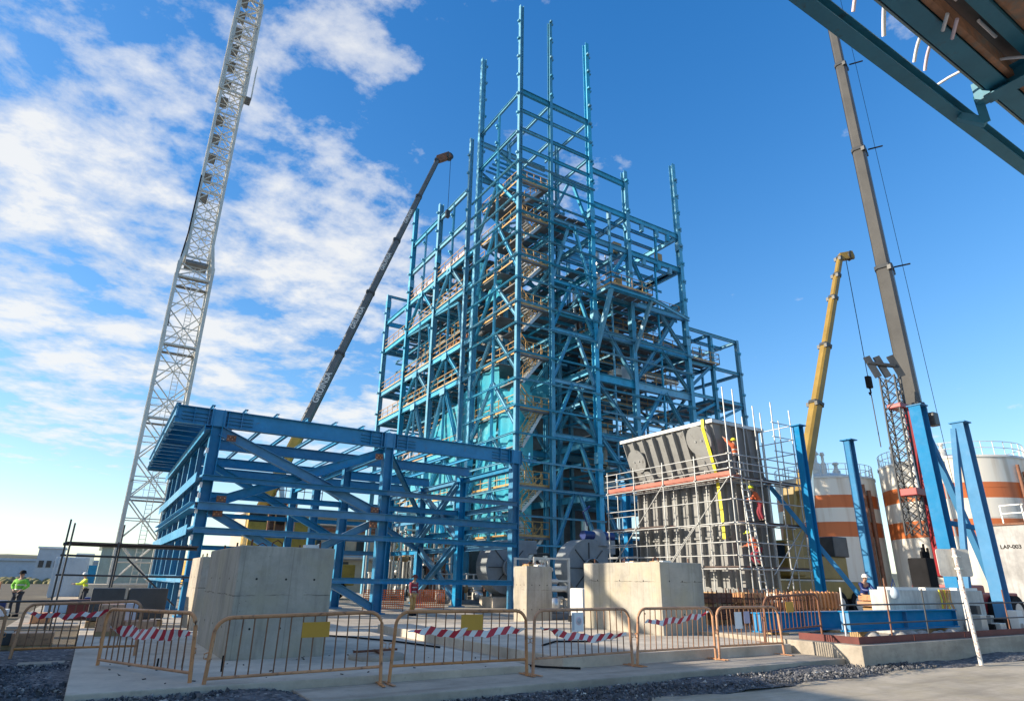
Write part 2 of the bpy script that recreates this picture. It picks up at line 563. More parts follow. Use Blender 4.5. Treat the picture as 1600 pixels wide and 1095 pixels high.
class MB:
    def __init__(self):
        self.v, self.f, self.s = [], [], []

    def add(self, vs_, fs, smooth=False):
        n = len(self.v)
        self.v += [tuple(a) for a in vs_]
        self.f += [tuple(i + n for i in q) for q in fs]
        self.s += [smooth] * len(fs)
        return self

    def box(self, a, b):
        x0, y0, z0 = a
        x1, y1, z1 = b
        return self.add([(x0, y0, z0), (x1, y0, z0), (x1, y1, z0), (x0, y1, z0), (x0, y0, z1), (x1, y0, z1), (x1, y1, z1), (x0, y1, z1)],
                        [(0, 3, 2, 1), (4, 5, 6, 7), (0, 1, 5, 4), (1, 2, 6, 5), (2, 3, 7, 6), (3, 0, 4, 7)])

    def sweep(self, prof, p0, p1, upv=None, smooth=False, scale1=1.0):
        F = frame(Vector(p1) - Vector(p0), upv)
        n = len(prof)
        va = [Vector(p0) + F @ Vector((x, y, 0)) for x, y in prof]
        vb = [Vector(p1) + F @ Vector((x * scale1, y * scale1, 0)) for x, y in prof]
        self.add(va + vb, [(i, (i + 1) % n, n + (i + 1) % n, n + i) for i in range(n)], smooth)
        self.add(va + vb, [tuple(range(n - 1, -1, -1)), tuple(range(n, 2 * n))])
        return self

    def bar(self, p0, p1, w, h=None, upv=None):
        h = h or w
        return self.sweep([(-w / 2, -h / 2), (w / 2, -h / 2), (w / 2, h / 2), (-w / 2, h / 2)], p0, p1, upv)

    def tube(self, p0, p1, r, n=8, r1=None):
        return self.sweep([(r * math.cos(2 * math.pi * i / n), r * math.sin(2 * math.pi * i / n)) for i in range(n)], p0, p1, smooth=True, scale1=(r1 / r if r1 else 1.0))

    def path(self, pts, r, n=8):
        pts = [Vector(p) for p in pts]
        rings = []
        for i, p in enumerate(pts):
            d = (pts[min(i + 1, len(pts) - 1)] - pts[max(i - 1, 0)])
            F = frame(d)
            rings.append([p + F @ Vector((r * math.cos(2 * math.pi * k / n), r * math.sin(2 * math.pi * k / n), 0)) for k in range(n)])
        vs_ = [q for ring in rings for q in ring]
        fs = []
        for i in range(len(pts) - 1):
            for k in range(n):
                fs.append((i * n + k, i * n + (k + 1) % n, (i + 1) * n + (k + 1) % n, (i + 1) * n + k))
        self.add(vs_, fs, True)
        m = len(vs_)
        self.add(rings[0] + rings[-1], [tuple(range(n - 1, -1, -1)), tuple(range(n, 2 * n))])
        return self

    def lathe(self, c, prof, n=32, axis='Z'):
        c = Vector(c)
        vs_, fs = [], []
        for r, z in prof:
            for k in range(n):
                a = 2 * math.pi * k / n
                q = (r * math.cos(a), r * math.sin(a), z)
                if axis == 'Y':
                    q = (q[0], q[2], q[1])
                if axis == 'X':
                    q = (q[2], q[0], q[1])
                vs_.append(c + Vector(q))
        for i in range(len(prof) - 1):
            for k in range(n):
                q = (i * n + k, i * n + (k + 1) % n, (i + 1) * n + (k + 1) % n, (i + 1) * n + k)
                fs.append(q if axis != 'Y' else q[::-1])
        self.add(vs_, fs, True)
        return self

    def mesh(self, name, m, bevel=0.0):
        me = bpy.data.meshes.new(name)
        me.from_pydata(self.v, [], self.f)
        me.update()
        me.materials.append(MATS[m] if isinstance(m, str) else m)
        sm = np.array(self.s, dtype=bool)
        if sm.any():
            me.polygons.foreach_set('use_smooth', sm)
        if bevel > 0:
            bm = bmesh.new()
            bm.from_mesh(me)
            bmesh.ops.remove_doubles(bm, verts=bm.verts, dist=1e-4)
            ed = [e for e in bm.edges if len(e.link_faces) == 2 and e.calc_face_angle(0) > 0.6]
            bmesh.ops.bevel(bm, geom=ed, offset=bevel, segments=2, affect='EDGES', profile=0.6)
            bm.to_mesh(me)
            bm.free()
        return me

    def build(self, name, m, parent=None, bevel=0.0, at=None):
        """world-space geometry; the object sits at `at` (or its parent's place)"""
        me = self.mesh(name, m, bevel)
        if at is None:
            at = W[parent.name].translation if parent is not None else Vector((0, 0, 0))
        at = Vector(at)
        me.transform(Matrix.Translation(-at))
        return link(name, me, Matrix.Translation(at), parent)


CACHE = {}


def i_mesh(h, b, tf, tw, m):
    k = ('I', h, b, tf, tw, m)
    if k not in CACHE:
        y0, y1, x = h / 2, h / 2 - tf, b / 2
        prof = [(-x, -y0), (x, -y0), (x, -y1), (tw / 2, -y1), (tw / 2, y1), (x, y1), (x, y0), (-x, y0), (-x, y1), (-tw / 2, y1), (-tw / 2, -y1), (-x, -y1)]
        CACHE[k] = MB().sweep(prof, (0, 0, 0), (0, 0, 1), (0, 1, 0)).mesh('i_section', m)
    return CACHE[k]


def r_mesh(w, h, m):
    k = ('R', w, h, m)
    if k not in CACHE:
        CACHE[k] = MB().bar((0, 0, 0), (0, 0, 1), w, h, (0, 1, 0)).mesh('box_section', m)
    return CACHE[k]


def t_mesh(r, m, n=8):
    k = ('T', r, m, n)
    if k not in CACHE:
        CACHE[k] = MB().tube((0, 0, 0), (0, 0, 1), r, n).mesh('tube_section', m)
    return CACHE[k]


def member(name, me, p0, p1, parent, upv=None):
    p0, p1 = Vector(p0), Vector(p1)
    d = p1 - p0
    M = Matrix.Translation(p0) @ frame(d, upv).to_4x4() @ Matrix.Diagonal((1, 1, d.length, 1))
    return link(name, me, M, parent)


def ibar(name, p0, p1, sec, m, parent, upv=None):
    return member(name, i_mesh(*sec, m), p0, p1, parent, upv)


def rbar(name, p0, p1, w, h, m, parent, upv=None):
    return member(name, r_mesh(w, h, m), p0, p1, parent, upv)


def tbar(name, p0, p1, r, m, parent, n=8):
    return member(name, t_mesh(r, m, n), p0, p1, parent)


def text_part(name, s, size, M, m, parent, extrude=0.004, align='CENTER'):
    cu = bpy.data.curves.new('lettering', 'FONT')
    cu.body = s
    cu.size = size
    cu.extrude = extrude
    cu.align_x = align
    cu.align_y = 'CENTER'
    cu.offset = size * 0.02
    tmp = bpy.data.objects.new('tmp_text', cu)
    COL.objects.link(tmp)
    dg = bpy.context.evaluated_depsgraph_get()
    me = bpy.data.meshes.new_from_object(tmp.evaluated_get(dg))
    bpy.data.objects.remove(tmp, do_unlink=True)
    me.materials.clear()
    me.materials.append(MATS[m])
    return link(name, me, M, parent)


def rail_mb(p0, p1, h=1.1, step=1.4, r=0.024, toe=True):
    """guard rail: posts, top and knee rail, toe board"""
    b = MB()
    p0, p1 = Vector(p0), Vector(p1)
    L = (p1 - p0).length
    n = max(1, round(L / step))
    for i in range(n + 1):
        q = p0.lerp(p1, i / n)
        b.bar(q, q + Vector((0, 0, h)), 2 * r)
    for z in (h, h * 0.55):
        b.bar(p0 + Vector((0, 0, z)), p1 + Vector((0, 0, z)), 2 * r)
    if toe:
        b.bar(p0 + Vector((0, 0, 0.09)), p1 + Vector((0, 0, 0.09)), 0.02, 0.15)
    return b


def copy_tree(o, M, label=None, parent=None, rel=None):
    """copy a thing (or part) with its parts; M is the new world matrix of the root"""
    c = o.copy()
    COL.objects.link(c)
    if parent is None:
        rel = M @ W[o.name].inverted()
        c.parent = None
        c.matrix_basis = M
        W[c.name] = M.copy()
    else:
        Wc = rel @ W[o.name]
        c.parent = parent
        c.matrix_basis = Wc
        c.matrix_parent_inverse = W[parent.name].inverted()
        W[c.name] = Wc
    if label:
        c['label'] = label
    for ch in o.children:
        copy_tree(ch, None, None, c, rel)
    return c

# ------------------------------------------------------------------ setting: ground, slabs, road, gravel, hills
def sheet(name, pts, z, m, kind='structure'):
    b = MB().add([(x, y, z) for x, y in pts], [tuple(range(len(pts)))])
    o = b.build(name, m)
    return tag(o, kind=kind)


sheet('ground', [(-3000, -3000), (3000, -3000), (3000, 3000), (-3000, 3000)], -0.24, 'ground_dirt')
sheet('road', [(-40, -40), (60, -40), (60, 7.3), (22, 8.35), (16.3, 9.0), (10, 9.15), (5.2, 9.1), (3.4, 8.2), (-4, 5.5), (-40, 5)], -0.20, 'road_concrete')


def gravel_bed():
    """dark ballast heaped against the kerb, real relief"""
    nx, ny = 150, 70
    xs, ys = np.linspace(-9, 24, nx), np.linspace(5.0, 19.0, ny)
    b = MB()
    vs_ = []
    for y in ys:
        for x in xs:
            z = -0.13 + 0.03 * math.sin(x * 1.7 + y) + 0.03 * math.sin(x * 0.6 - y * 1.3) + random.uniform(-0.012, 0.012)
            if y < 9.0:
                z -= (9.0 - y) * 0.17 * min(1, max(0, (x - 2) / 4))
            if x < 3.3 and y < 11.2:
                z += 0.15 * min(1, max(0, (y - 9.0) / 1.2)) * min(1, max(0, (3.3 - x) / .8))
            if x < 0.3 and y > 11:
                z += 0.12
            vs_.append((x, y, z))
    fs = []
    for j in range(ny - 1):
        for i in range(nx - 1):
            x, y = xs[i], ys[j]
            if y > 9.8 and x > 0.2 and not (x < 3.2 and y < 11.0):
                continue
            if x > 6 and y < 8.3:
                continue
            fs.append((j * nx + i, j * nx + i + 1, (j + 1) * nx + i + 1, (j + 1) * nx + i))
    b.add(vs_, fs)
    tag(b.build('gravel', 'gravel_dark'), 'dark grey ballast gravel heaped in front of the kerb', 'gravel', kind='stuff')


gravel_bed()


def stones():
    base = np.array([(1, 0, 0), (-1, 0, 0), (0, 1, 0), (0, -1, 0), (0, 0, 1), (0, 0, -1)], float)
    tri = np.array([(0, 2, 4), (2, 1, 4), (1, 3, 4), (3, 0, 4), (2, 0, 5), (1, 2, 5), (3, 1, 5), (0, 3, 5)])
    V_, F_ = [], []
    k = 0
    n = 0
    while n < 22000:
        x, y = random.uniform(-5, 17), random.uniform(6.4, 15.5)
        ok = (y < 9.55 and y > 8.35 + random.random() ** 2 * .5 - max(0, 6 - x) * 0.45) or (x < -0.05 and y < 15.5) or (x < 3.2 and y < 10.85)
        if not ok:
            continue
        if x > 6 and random.random() > 0.75:
            continue
        s = random.uniform(0.012, 0.034) if random.random() < 0.97 else random.uniform(0.04, 0.07)
        z = -0.12 + random.uniform(-0.01, 0.02)
        if x < 3.3 and y < 11.2:
            z += 0.15 * min(1, max(0, (y - 9.0) / 1.2)) * min(1, max(0, (3.3 - x) / .8))
        if x < 0.3 and y > 11:
            z += 0.12
        rot = Matrix.Rotation(random.uniform(0, 6.28), 3, Vector((random.random(), random.random(), random.random() + 0.1)).normalized())
        sc = (random.uniform(0.7, 1.4), random.uniform(0.7, 1.4), random.uniform(0.5, 0.9))
        q = (base * sc * s) @ np.array(rot).T + (x, y, z)
        V_.append(q)
        F_.append(tri + k)
        k += 6
        n += 1
    me = bpy.data.meshes.new('loose_stones')
    me.from_pydata(np.concatenate(V_).tolist(), [], np.concatenate(F_).tolist())
    me.materials.append(MATS['stone'])
    tag(link('loose_stones', me, Matrix.Identity(4)), 'loose dark ballast stones scattered along the kerb', 'gravel', kind='stuff')


stones()


def slab(name, x0, x1, y0, y1, z0, z1, m):
    b = MB().box((x0, y0, z0), (x1, y1, z1))
    return tag(b.build(name, m, bevel=0.018), kind='structure')


slab('kerb_slab', 2.9, 15.25, 9.65, 10.84, -0.6, 0.0, 'slab_lower')
slab('yard_slab', 7.26, 120.0, 11.6, 160.0, -0.6, -0.012, 'slab_lower')
slab('channel_floor', 7.26, 15.25, 10.85, 11.6, -0.6, -0.006, 'slab_lower')
slab('foundation_slab', 0.0, 7.24, 10.86, 27.0, -0.6, 0.12, 'slab_concrete')
slab('footing_slab', 8.1, 15.2, 11.0, 21.0, -0.6, 0.2, 'slab_concrete')
slab('raised_slab', 15.27, 60.0, 9.2, 16.5, -0.6, 0.3, 'slab_lower')
slab('yard_slab_rear', -2.0, 7.24, 27.02, 160.0, -0.6, -0.02, 'slab_lower')
sheet('dirt_yard', [(-80, 15.0), (-0.02, 15.0), (-0.02, 160), (-80, 160)], -0.10, 'ground_dirt')


def ridge(name, dist, h, a0, a1, m, seed, depth=160):
    rr = random.Random(seed)
    n = 90
    vs_, fs = [], []
    ph = [rr.uniform(0, 6) for _ in range(5)]
    for i in range(n + 1):
        a = a0 + (a1 - a0) * i / n
        hh = h * (0.75 + 0.18 * math.sin(a * 7 + ph[0]) + 0.10 * math.sin(a * 23 + ph[1]) + 0.03 * math.sin(a * 71 + ph[2]))
        for d, z in ((dist, -1), (dist + depth * 0.4, hh * 0.8), (dist + depth, hh), (dist + depth * 2.5, hh * 0.5)):
            p = site(d * math.sin(a), d * math.cos(a))
            vs_.append((p.x, p.y, z))
    for i in range(n):
        for j in range(3):
            fs.append((i * 4 + j, (i + 1) * 4 + j, (i + 1) * 4 + j + 1, i * 4 + j + 1))
    b = MB().add(vs_, fs, True)
    tag(b.build(name, m), kind='structure')


ridge('hills', 650, 22, R(-85), R(75), 'hill_green', 3)


def scrub_bank():
    b = MB()
    for i in range(2200):
        a = random.uniform(R(-60), R(-12))
        d = random.uniform(130, 190)
        p = site(d * math.sin(a), d * math.cos(a))
        s = random.uniform(0.2, 0.7)
        b.lathe((p.x, p.y, 0), [(s * 1.3, -0.1), (s * random.uniform(1.0, 1.4), s * 0.5), (s * 0.6, s * 1.0), (0.05, s * 1.15)], 6)
    tag(b.build('scrub', 'scrub'), 'low dry scrub on the far bank behind the yard', 'scrub', kind='stuff')


scrub_bank()

# unseen warehouse added beyond the left edge so its shadow covers the fence line
shade_wh = thing('warehouse', (-19, 13, 0), 'unseen grey clad warehouse added beyond the left edge of the yard to shade the fence line', 'warehouse')
MB().box((-26, 0, -0.3), (-12, 26, 8.9)).build('wall', 'clad_grey', shade_wh)
rf = MB().add([(-26.4, -.4, 8.9), (-11.6, -.4, 8.9), (-11.6, 26.4, 8.9), (-26.4, 26.4, 8.9), (-19, -.4, 9.9), (-19, 26.4, 9.9)],
              [(0, 1, 4), (2, 3, 5), (1, 2, 5, 4), (3, 0, 4, 5), (0, 3, 2, 1)])
rf.build('roof', 'clad_white', shade_wh)
rib = MB().box((0, 0, 0), (0.06, 0.25, 8.8)).mesh('cladding_rib', 'clad_grey')
for i in range(26):
    link('cladding_rib', rib, Matrix.Translation((-12.0, 0.3 + i, 0.0)), shade_wh)
for i in range(3):
    MB().box((-12.05, 2 + i * 8, -0.2), (-11.9, 6 + i * 8, 4.4)).build('roller_door', 'clad_white', shade_wh)

gp = thing('shadow_gantry_post', (-8.2, 26.3, 0), 'unseen tall braced blue gantry post added beyond the left edge of the yard to cast a shadow', 'steel post')  # unseen post and braces added to throw a shadow onto the sunlit block
ibar('column', (-8.2, 26.3, -.1), (-8.2, 26.3, 13.5), (.5, .5, .03, .02), 'frame_blue', gp, (1, 0, 0))
ibar('column', (-8.2, 22.0, -.1), (-8.2, 22.0, 8.0), (.4, .4, .03, .02), 'frame_blue', gp, (1, 0, 0))
rbar('brace', (-8.2, 22.1, 7.6), (-8.2, 29.0, 11.6), .34, .34, 'frame_blue', gp)
rbar('brace', (-8.2, 29.0, 11.6), (-8.2, 29.4, -.1), .34, .34, 'frame_blue', gp)

# ------------------------------------------------------------------ concrete pedestals
def pedestal(x0, x1, y0, y1, z0, z1, m, label):
    t = thing('concrete_pedestal', ((x0 + x1) / 2, (y0 + y1) / 2, z0), label, 'concrete block', 'cast pedestals waiting for machines')
    b = MB()
    b.box((x0, y0, z0), (x1, y1, z1))
    b.build('block', m, t, bevel=0.03)
    # shutter tie holes on the two faces that show, and a chipped arris
    for z in (z0 + .55, z0 + 1.45):
        for f in (.2, .5, .8):
            yy, xx = y0 + (y1 - y0) * f, x0 + (x1 - x0) * f
            MB().tube((x0 - .003, yy, z), (x0 + .03, yy, z), .022, 8).build('tie_hole', 'block_tar', t)
            MB().tube((xx, y0 - .003, z), (xx, y0 + .03, z), .022, 8).build('tie_hole', 'block_tar', t)
    # grout pads, shims and anchor stubs left on the top face
    for k in range(5):
        px, py = random.uniform(x0 + .3, x1 - .3), random.uniform(y0 + .3, y1 - .4)
        s = random.uniform(0.08, 0.2)
        MB().box((px - s, py - s, z1 - 0.01), (px + s, py + s, z1 + random.uniform(0.03, 0.09))).build('grout_pad', 'litter_white' if k % 2 else 'wood', t)
    for f in (.3, .7):
        yy, xx = y0 + (y1 - y0) * f, (x0 + x1) / 2
        MB().path([(xx - .12, yy, z1 - .02), (xx - .1, yy, z1 + .12), (xx, yy, z1 + .18), (xx + .1, yy, z1 + .12), (xx + .12, yy, z1 - .02)], .014, 6).build('lifting_loop', 'rust', t)
    for dx in (0.25, x1 - x0 - 0.25):
        for dy in (0.3, (y1 - y0) / 2, y1 - y0 - 0.3):
            MB().tube((x0 + dx, y0 + dy, z1 - 0.01), (x0 + dx, y0 + dy, z1 + 0.13), 0.02, 6).build('anchor_bolt', 'rust', t)
    return t


pedestal(2.37, 4.25, 13.8, 17.7, 0.10, 2.17, 'block_concrete', 'big grey concrete block nearest the fence, left of the yellow fence plate')
pedestal(2.68, 4.40, 21.4, 23.9, 0.10, 2.12, 'block_concrete', 'narrow grey concrete block half hidden behind the front left block')
pedestal(13.90, 15.65, 14.1, 17.65, 0.19, 2.17, 'block_concrete_b', 'sunlit concrete block with a post shadow, in front of the hopper scaffold')
pedestal(14.62, 15.85, 22.2, 23.15, -0.02, 2.14, 'block_concrete', 'small grey concrete block in the middle, left of the sunlit one')

# ------------------------------------------------------------------ pedestrian barriers, tape and notices
def barrier(p0, p1, z, label, rusty=False, z2=None):
    p0, p1 = Vector((*p0, z)), Vector((*p1, z if z2 is None else z2))
    d = p1 - p0
    L = d.length
    d.normalize()
    nrm_ = Vector((-d.y, d.x, 0)).normalized()
    mid = (p0 + p1) / 2
    t = thing('pedestrian_barrier', mid, label, 'barrier', 'row of crowd barriers along the kerb')
    mp = 'barrier_ochre' if not rusty else 'rust_brown'
    tl = random.uniform(-0.045, 0.045)

    def P(s, h):
        return p0 + d * s + Vector((0, 0, h)) + nrm_ * tl * h
    r = 0.029
    c = 0.22
    arc = [P(0.0, 0.0), P(0.02, 0.4), P(0.04, 1.08 - c)]
    arc += [P(0.04 + c - c * math.cos(a), 1.08 - c + c * math.sin(a)) for a in np.linspace(0.2, math.pi / 2, 6)]
    arc += [P(L - 0.04 - c + c * math.sin(a), 1.08 - c + c * math.cos(a)) for a in np.linspace(0, math.pi / 2 - 0.2, 6)]
    arc += [P(L - 0.04, 1.08 - c), P(L - 0.02, 0.4), P(L, 0.0)]
    MB().path(arc, r, 8).build('frame_tube', mp, t)
    MB().tube(P(0.03, 0.27), P(L - 0.03, 0.27), 0.022, 8).build('bottom_rail', mp, t)
    n = 13
    for i in range(1, n + 1):
        s = 0.06 + (L - 0.12) * i / (n + 1)
        tbar('upright_bar', P(s, 0.27), P(s + random.uniform(-0.012, 0.012) + (random.uniform(-.05, .05) if random.random() < .12 else 0), 1.07), 0.011, 'barrier_bar' if not rusty else 'rust', t, 6)
    for s in (0.0, L):
        a, b_ = P(s, 0.02) - nrm_ * 0.26, P(s, 0.02) + nrm_ * 0.26
        MB().bar(a, b_, 0.05, 0.012).build('foot', mp, t)
    for s in (0.012, L - 0.012):
        MB().path([P(s, 0.62), P(s + (0.06 if s > 1 else -0.06), 0.60), P(s + (0.06 if s > 1 else -0.06), 0.54), P(s, 0.52)], 0.009, 6).build('coupling_hook', mp, t)
    return t, P, L, nrm_


B = {}
B[0] = barrier((-3.5, 17.9), (-1.25, 16.75), -0.12, 'ochre barrier cut off by the left edge of the picture')
B[1] = barrier((-1.05, 16.7), (1.0, 15.35), -0.08, 'leftmost complete ochre barrier with faded striped tape', z2=0.02)
B[2] = barrier((0.38, 14.0), (1.52, 11.25), -0.06, 'slanting ochre barrier with striped tape, in front of the left block', z2=-0.02)
B[3] = barrier((1.66, 11.0), (4.22, 10.62), -0.08, 'ochre barrier with a yellow plate, across the big left block', z2=0.0)
B[4] = barrier((4.36, 10.62), (6.93, 10.50), 0.0, 'ochre barrier with yellow plate and straight red and white tape')
B[5] = barrier((7.06, 10.50), (9.62, 10.68), 0.0, 'ochre barrier with a notice and drooping red and white tape')
B[6] = barrier((9.76, 10.70), (12.16, 10.76), 0.0, 'ochre barrier with tape in front of the sunlit concrete block')
B[7] = barrier((12.28, 10.76), (14.52, 10.72), 0.0, 'sunlit ochre barrier with white papers tied to its bars')
B[8] = barrier((14.75, 11.4), (17.0, 11.3), 0.2, 'rusty brown barrier standing at the right end of the row', rusty=True, z2=0.3)


def tape(bi, s0, s1, h0, h1, sag, label, w=0.075):
    t, P, L, n_ = B[bi]
    a, b_ = P(s0, h0) - n_ * 0.03, P(s1, h1) - n_ * 0.03
    d = b_ - a
    Lt = d.length
    ns = 40
    vs_, fs = [], []
    for i in range(ns + 1):
        f = i / ns
        z = -(sag + .03) * 4 * f * (1 - f) + 0.018 * math.sin(f * 21 + bi) + 0.012 * math.sin(f * 47 + bi * 3)
        y = 0.012 * math.sin(f * 17 + bi) + 0.004
        ww = w * (0.35 + 0.65 * min(1, f * 6, (1 - f) * 6))
        tw = 0.9 * math.sin(f * 9 + bi * 2) * (0.55 if 0.15 < f < 0.85 else 1.3)
        for sgn in (-1, 1):
            for th in (0, 1):
                vs_.append((f * Lt, y + sgn * ww * math.sin(tw) * 0.5 + th * 0.002, z + sgn * ww * math.cos(tw)))
    for i in range(ns):
        k, m_ = i * 4, (i + 1) * 4
        fs += [(k, m_, m_ + 2, k + 2), (k + 1, k + 3, m_ + 3, m_ + 1), (k, k + 1, m_ + 1, m_), (k + 2, m_ + 2, m_ + 3, k + 3)]
    b = MB().add(vs_, fs)
    me = b.mesh('warning_tape', 'tape')
    x = d.normalized()
    zz = Vector((0, 0, 1)) - x * x.z
    zz.normalize()
    M = Matrix.Translation(a) @ Matrix((x, zz.cross(x), zz)).transposed().to_4x4()
    return tag(link('warning_tape', me, M), label, 'warning tape', 'striped tape tied to the barriers')


tape(1, 0.10, 1.9, 0.92, 0.93, 0.05, 'crumpled red and white tape on the leftmost complete barrier', 0.05)
tape(2, 0.25, 2.85, 0.78, 0.80, 0.02, 'red and white tape across the slanting barrier', 0.085)
tape(4, 0.25, 2.55, 0.80, 0.78, 0.03, 'straight red and white tape behind the second yellow plate', 0.065)
tape(5, 0.15, 2.40, 0.80, 0.62, 0.10, 'red and white tape drooping under the grey notice', 0.065)
tape(6, 0.20, 2.2, 0.82, 0.98, 0.03, 'red and white tape rising to the right before the sunlit block', 0.06)


def plate(bi, s, h, w, hh, m, name, label, cat):
    t, P, L, n_ = B[bi]
    c = P(s, h) - n_ * 0.03
    d = (P(1, 0) - P(0, 0)).normalized()
    M = Matrix.Translation(c) @ Matrix((d, n_, Vector((0, 0, 1)))).transposed().to_4x4()
    me = MB().box((-w / 2, -0.003, -hh / 2), (w / 2, 0.003, hh / 2)).mesh(name, m)
    return tag(link(name, me, M), label, cat), M


plate(3, 1.50, 0.86, 0.42, 0.22, 'plate_yellow', 'yellow_plate', 'blank yellow plate hung on the barrier before the left block', 'plate')
plate(4, 1.42, 0.90, 0.42, 0.25, 'plate_yellow', 'yellow_plate', 'blank yellow plate above the straight tape, middle of the fence', 'plate')
plate(8, 1.0, 0.80, 0.30, 0.26, 'plate_yellow', 'yellow_plate', 'small yellow plate on the rusty barrier at the right', 'plate')
nt, M = plate(5, 1.08, 0.86, 0.30, 0.34, 'paper', 'safety_notice', 'grey and white notice with a round symbol on the fence', 'notice')
me = MB().lathe((0, 0, 0), [(0.05, -0.006), (0.075, -0.006), (0.075, 0.0), (0.05, 0.0)], 20, 'Y').mesh('ring_symbol', 'cable_pink')
link('ring_symbol', me, M @ Matrix.Translation((0.03, -0.004, 0.02)), nt)
me = MB().lathe((0, 0, 0), [(0.001, -0.005), (0.05, -0.005), (0.05, 0.0)], 16, 'Y').mesh('symbol_fill', 'clad_grey')
link('symbol_fill', me, M @ Matrix.Translation((0.03, -0.003, 0.02)), nt)
me = MB().box((-0.14, -0.006, -0.14), (-0.09, 0.0, 0.15)).mesh('text_column', 'clad_grey')
link('text_column', me, M, nt)
plate(7, 0.72, 0.80, 0.24, 0.36, 'paper', 'paper_sheet', 'white paper sheet tied to the sunlit barrier', 'notice')
plate(7, 1.02, 0.86, 0.20, 0.26, 'paper_lilac', 'paper_sheet', 'lilac grey paper sheet beside the white one on the sunlit barrier', 'notice')

# ------------------------------------------------------------------ blue steel frame hall (left)
def build_frame():
    t = thing('steel_hall_frame', (11.5, 40, 0), 'deep blue open steel hall frame behind the concrete blocks', 'steel frame')
    m = 'frame_blue'
    U, V_ = [3.5, 11.75, 19.5], [31.0, 37.5, 43.7, 50.0]
    colS = (0.46, 0.46, 0.035, 0.025)
    beamS = (0.78, 0.34, 0.03, 0.02)
    girtS = (0.30, 0.26, 0.02, 0.015)
    heavy = (0.40, 0.30, 0.025, 0.018)
    for x in U:
        for y in V_:
            ibar('column', (x, y, -0.02), (x, y, 7.92 if y > 31 else 8.72), colS, m, t, (1, 0, 0))
            MB().box((x - .38, y - .38, -0.02), (x + .38, y + .38, 0.05)).build('base_plate', m, t)
            MB().box((x - .55, y - .55, -0.3), (x + .55, y + .55, -0.02 if x > 7 else -0.019)).build('footing', 'slab_concrete', t)
    ys = [31.0, 37.5, 43.7, 48.1]
    for k, y in enumerate(ys):
        ibar('roof_beam', (1.75, y, 8.32), (20.0, y, 8.32), beamS if k == 0 else (0.56, 0.3, 0.025, 0.018), m, t)
    for y in np.arange(32.4, 48, 1.28):
        ibar('cantilever_joist', (1.8, y, 8.36), (3.5, y, 8.36), (.5, .2, .02, .014), m, t)
    # stiffeners and splice plates of the front beam over the columns
    for x in U:
        for dx in (-1.0, -0.42, 0.42, 1.0):
            MB().box((x + dx - .012, 30.84, 7.96), (x + dx + .012, 30.99, 8.68)).build('stiffener', m, t)
        MB().box((x - .30, 30.80, 7.95), (x + .30, 30.825, 8.69)).build('splice_plate', m, t)
        for dz in (0.2, 0.36, 0.52):
            MB().box((x - 1.5, 30.90, 7.93 + dz), (x - .35, 30.985, 7.96 + dz)).build('splice_bar', m, t)
            MB().box((x + .35, 30.90, 7.93 + dz), (x + 1.5, 30.985, 7.96 + dz)).build('splice_bar', m, t)
    x = 1.8
    while x < 20.1:
        ibar('purlin', (x, 30.9, 8.82 if x > 2 else 8.5), (x, 48.4, 8.82 if x > 2 else 8.5), (0.18, 0.16, 0.012, 0.01) if x > 2 else (0.62, 0.2, 0.02, 0.015), m, t)
        x += 1.42
    # cantilever deck sheets left of the columns
    for y in np.arange(31.9, 48.2, 1.05):
        MB().box((1.85, y, 8.64), (3.2, y + 0.82, 8.68)).build('deck_sheet', m, t)
    # side and front girts
    for z, s in ((7.75, girtS), (5.62, (.24, .26, .02, .015)), (4.42, (.34, .28, .022, .016)), (3.42, (.24, .26, .02, .015)), (1.45, (.22, .2, .018, .014))):
        if z < 7:
            for a, b_ in ((3.25, 11.75), (11.75, 19.5)):
                ibar('girt', (a, 30.66, z), (b_, 30.66, z), s, m, t)
                ibar('girt', (a, 50.3, z), (b_, 50.3, z), girtS, m, t)
        for a, b_ in zip(V_[:-1], V_[1:]):
            ibar('girt', (3.14, a - 0.3, z), (3.14, b_ - 0.3, z), (0.30, 0.42, 0.02, 0.015), m, t, (1, 0, 0) if z in (7.75, 5.62, 3.42) else None)
            ibar('girt', (19.86, a, z), (19.86, b_, z), girtS, m, t)
    for y in V_[1:3]:
        for a, b_ in zip(U[:-1], U[1:]):
            for z in (5.62,):
                ibar('tie_beam', (a, y, z), (b_, y, z), girtS, m, t)
    for x in U:
        for a, b_ in zip(V_[:-1], V_[1:]):
            ibar('tie_beam', (x, a + .2, 7.7), (x, b_ - .2, 7.7), (.3, .24, .02, .015), m, t)
    # side wall posts
    for y in np.arange(34.2, 50, 3.15):
        ibar('side_post', (3.36, y, -0.02), (3.36, y, 7.6), (0.24, 0.2, 0.015, 0.012), m, t, (1, 0, 0))
    # bracing
    br = (0.34, 0.30, 0.022, 0.016)

    def cross(p, q, r_, s, sec=br):
        ibar('brace', p, q, sec, m, t)
        ibar('brace', (r_[0], r_[1] + .36, r_[2]), (s[0], s[1] + .36, s[2]), sec, m, t)
    cross((3.7, 30.95, 7.75), (11.6, 30.95, 4.55), (3.7, 30.95, 4.55), (11.6, 30.95, 7.75), (0.42, 0.34, 0.025, 0.018))
    cross((3.7, 30.95, 4.3), (11.6, 30.95, 0.25), (3.7, 30.95, 0.25), (11.6, 30.95, 4.3))
    for a, b_ in ((37.5, 43.7),):
        ibar('brace', (19.5, a, 0.3), (19.5, b_, 3.6), br, m, t)
        ibar('brace', (19.2, b_, 0.3), (19.2, a, 3.6), br, m, t)
        ibar('brace', (19.5, a, 3.9), (19.5, b_, 7.5), br, m, t)
        ibar('brace', (19.2, b_, 3.9), (19.2, a, 7.5), br, m, t)
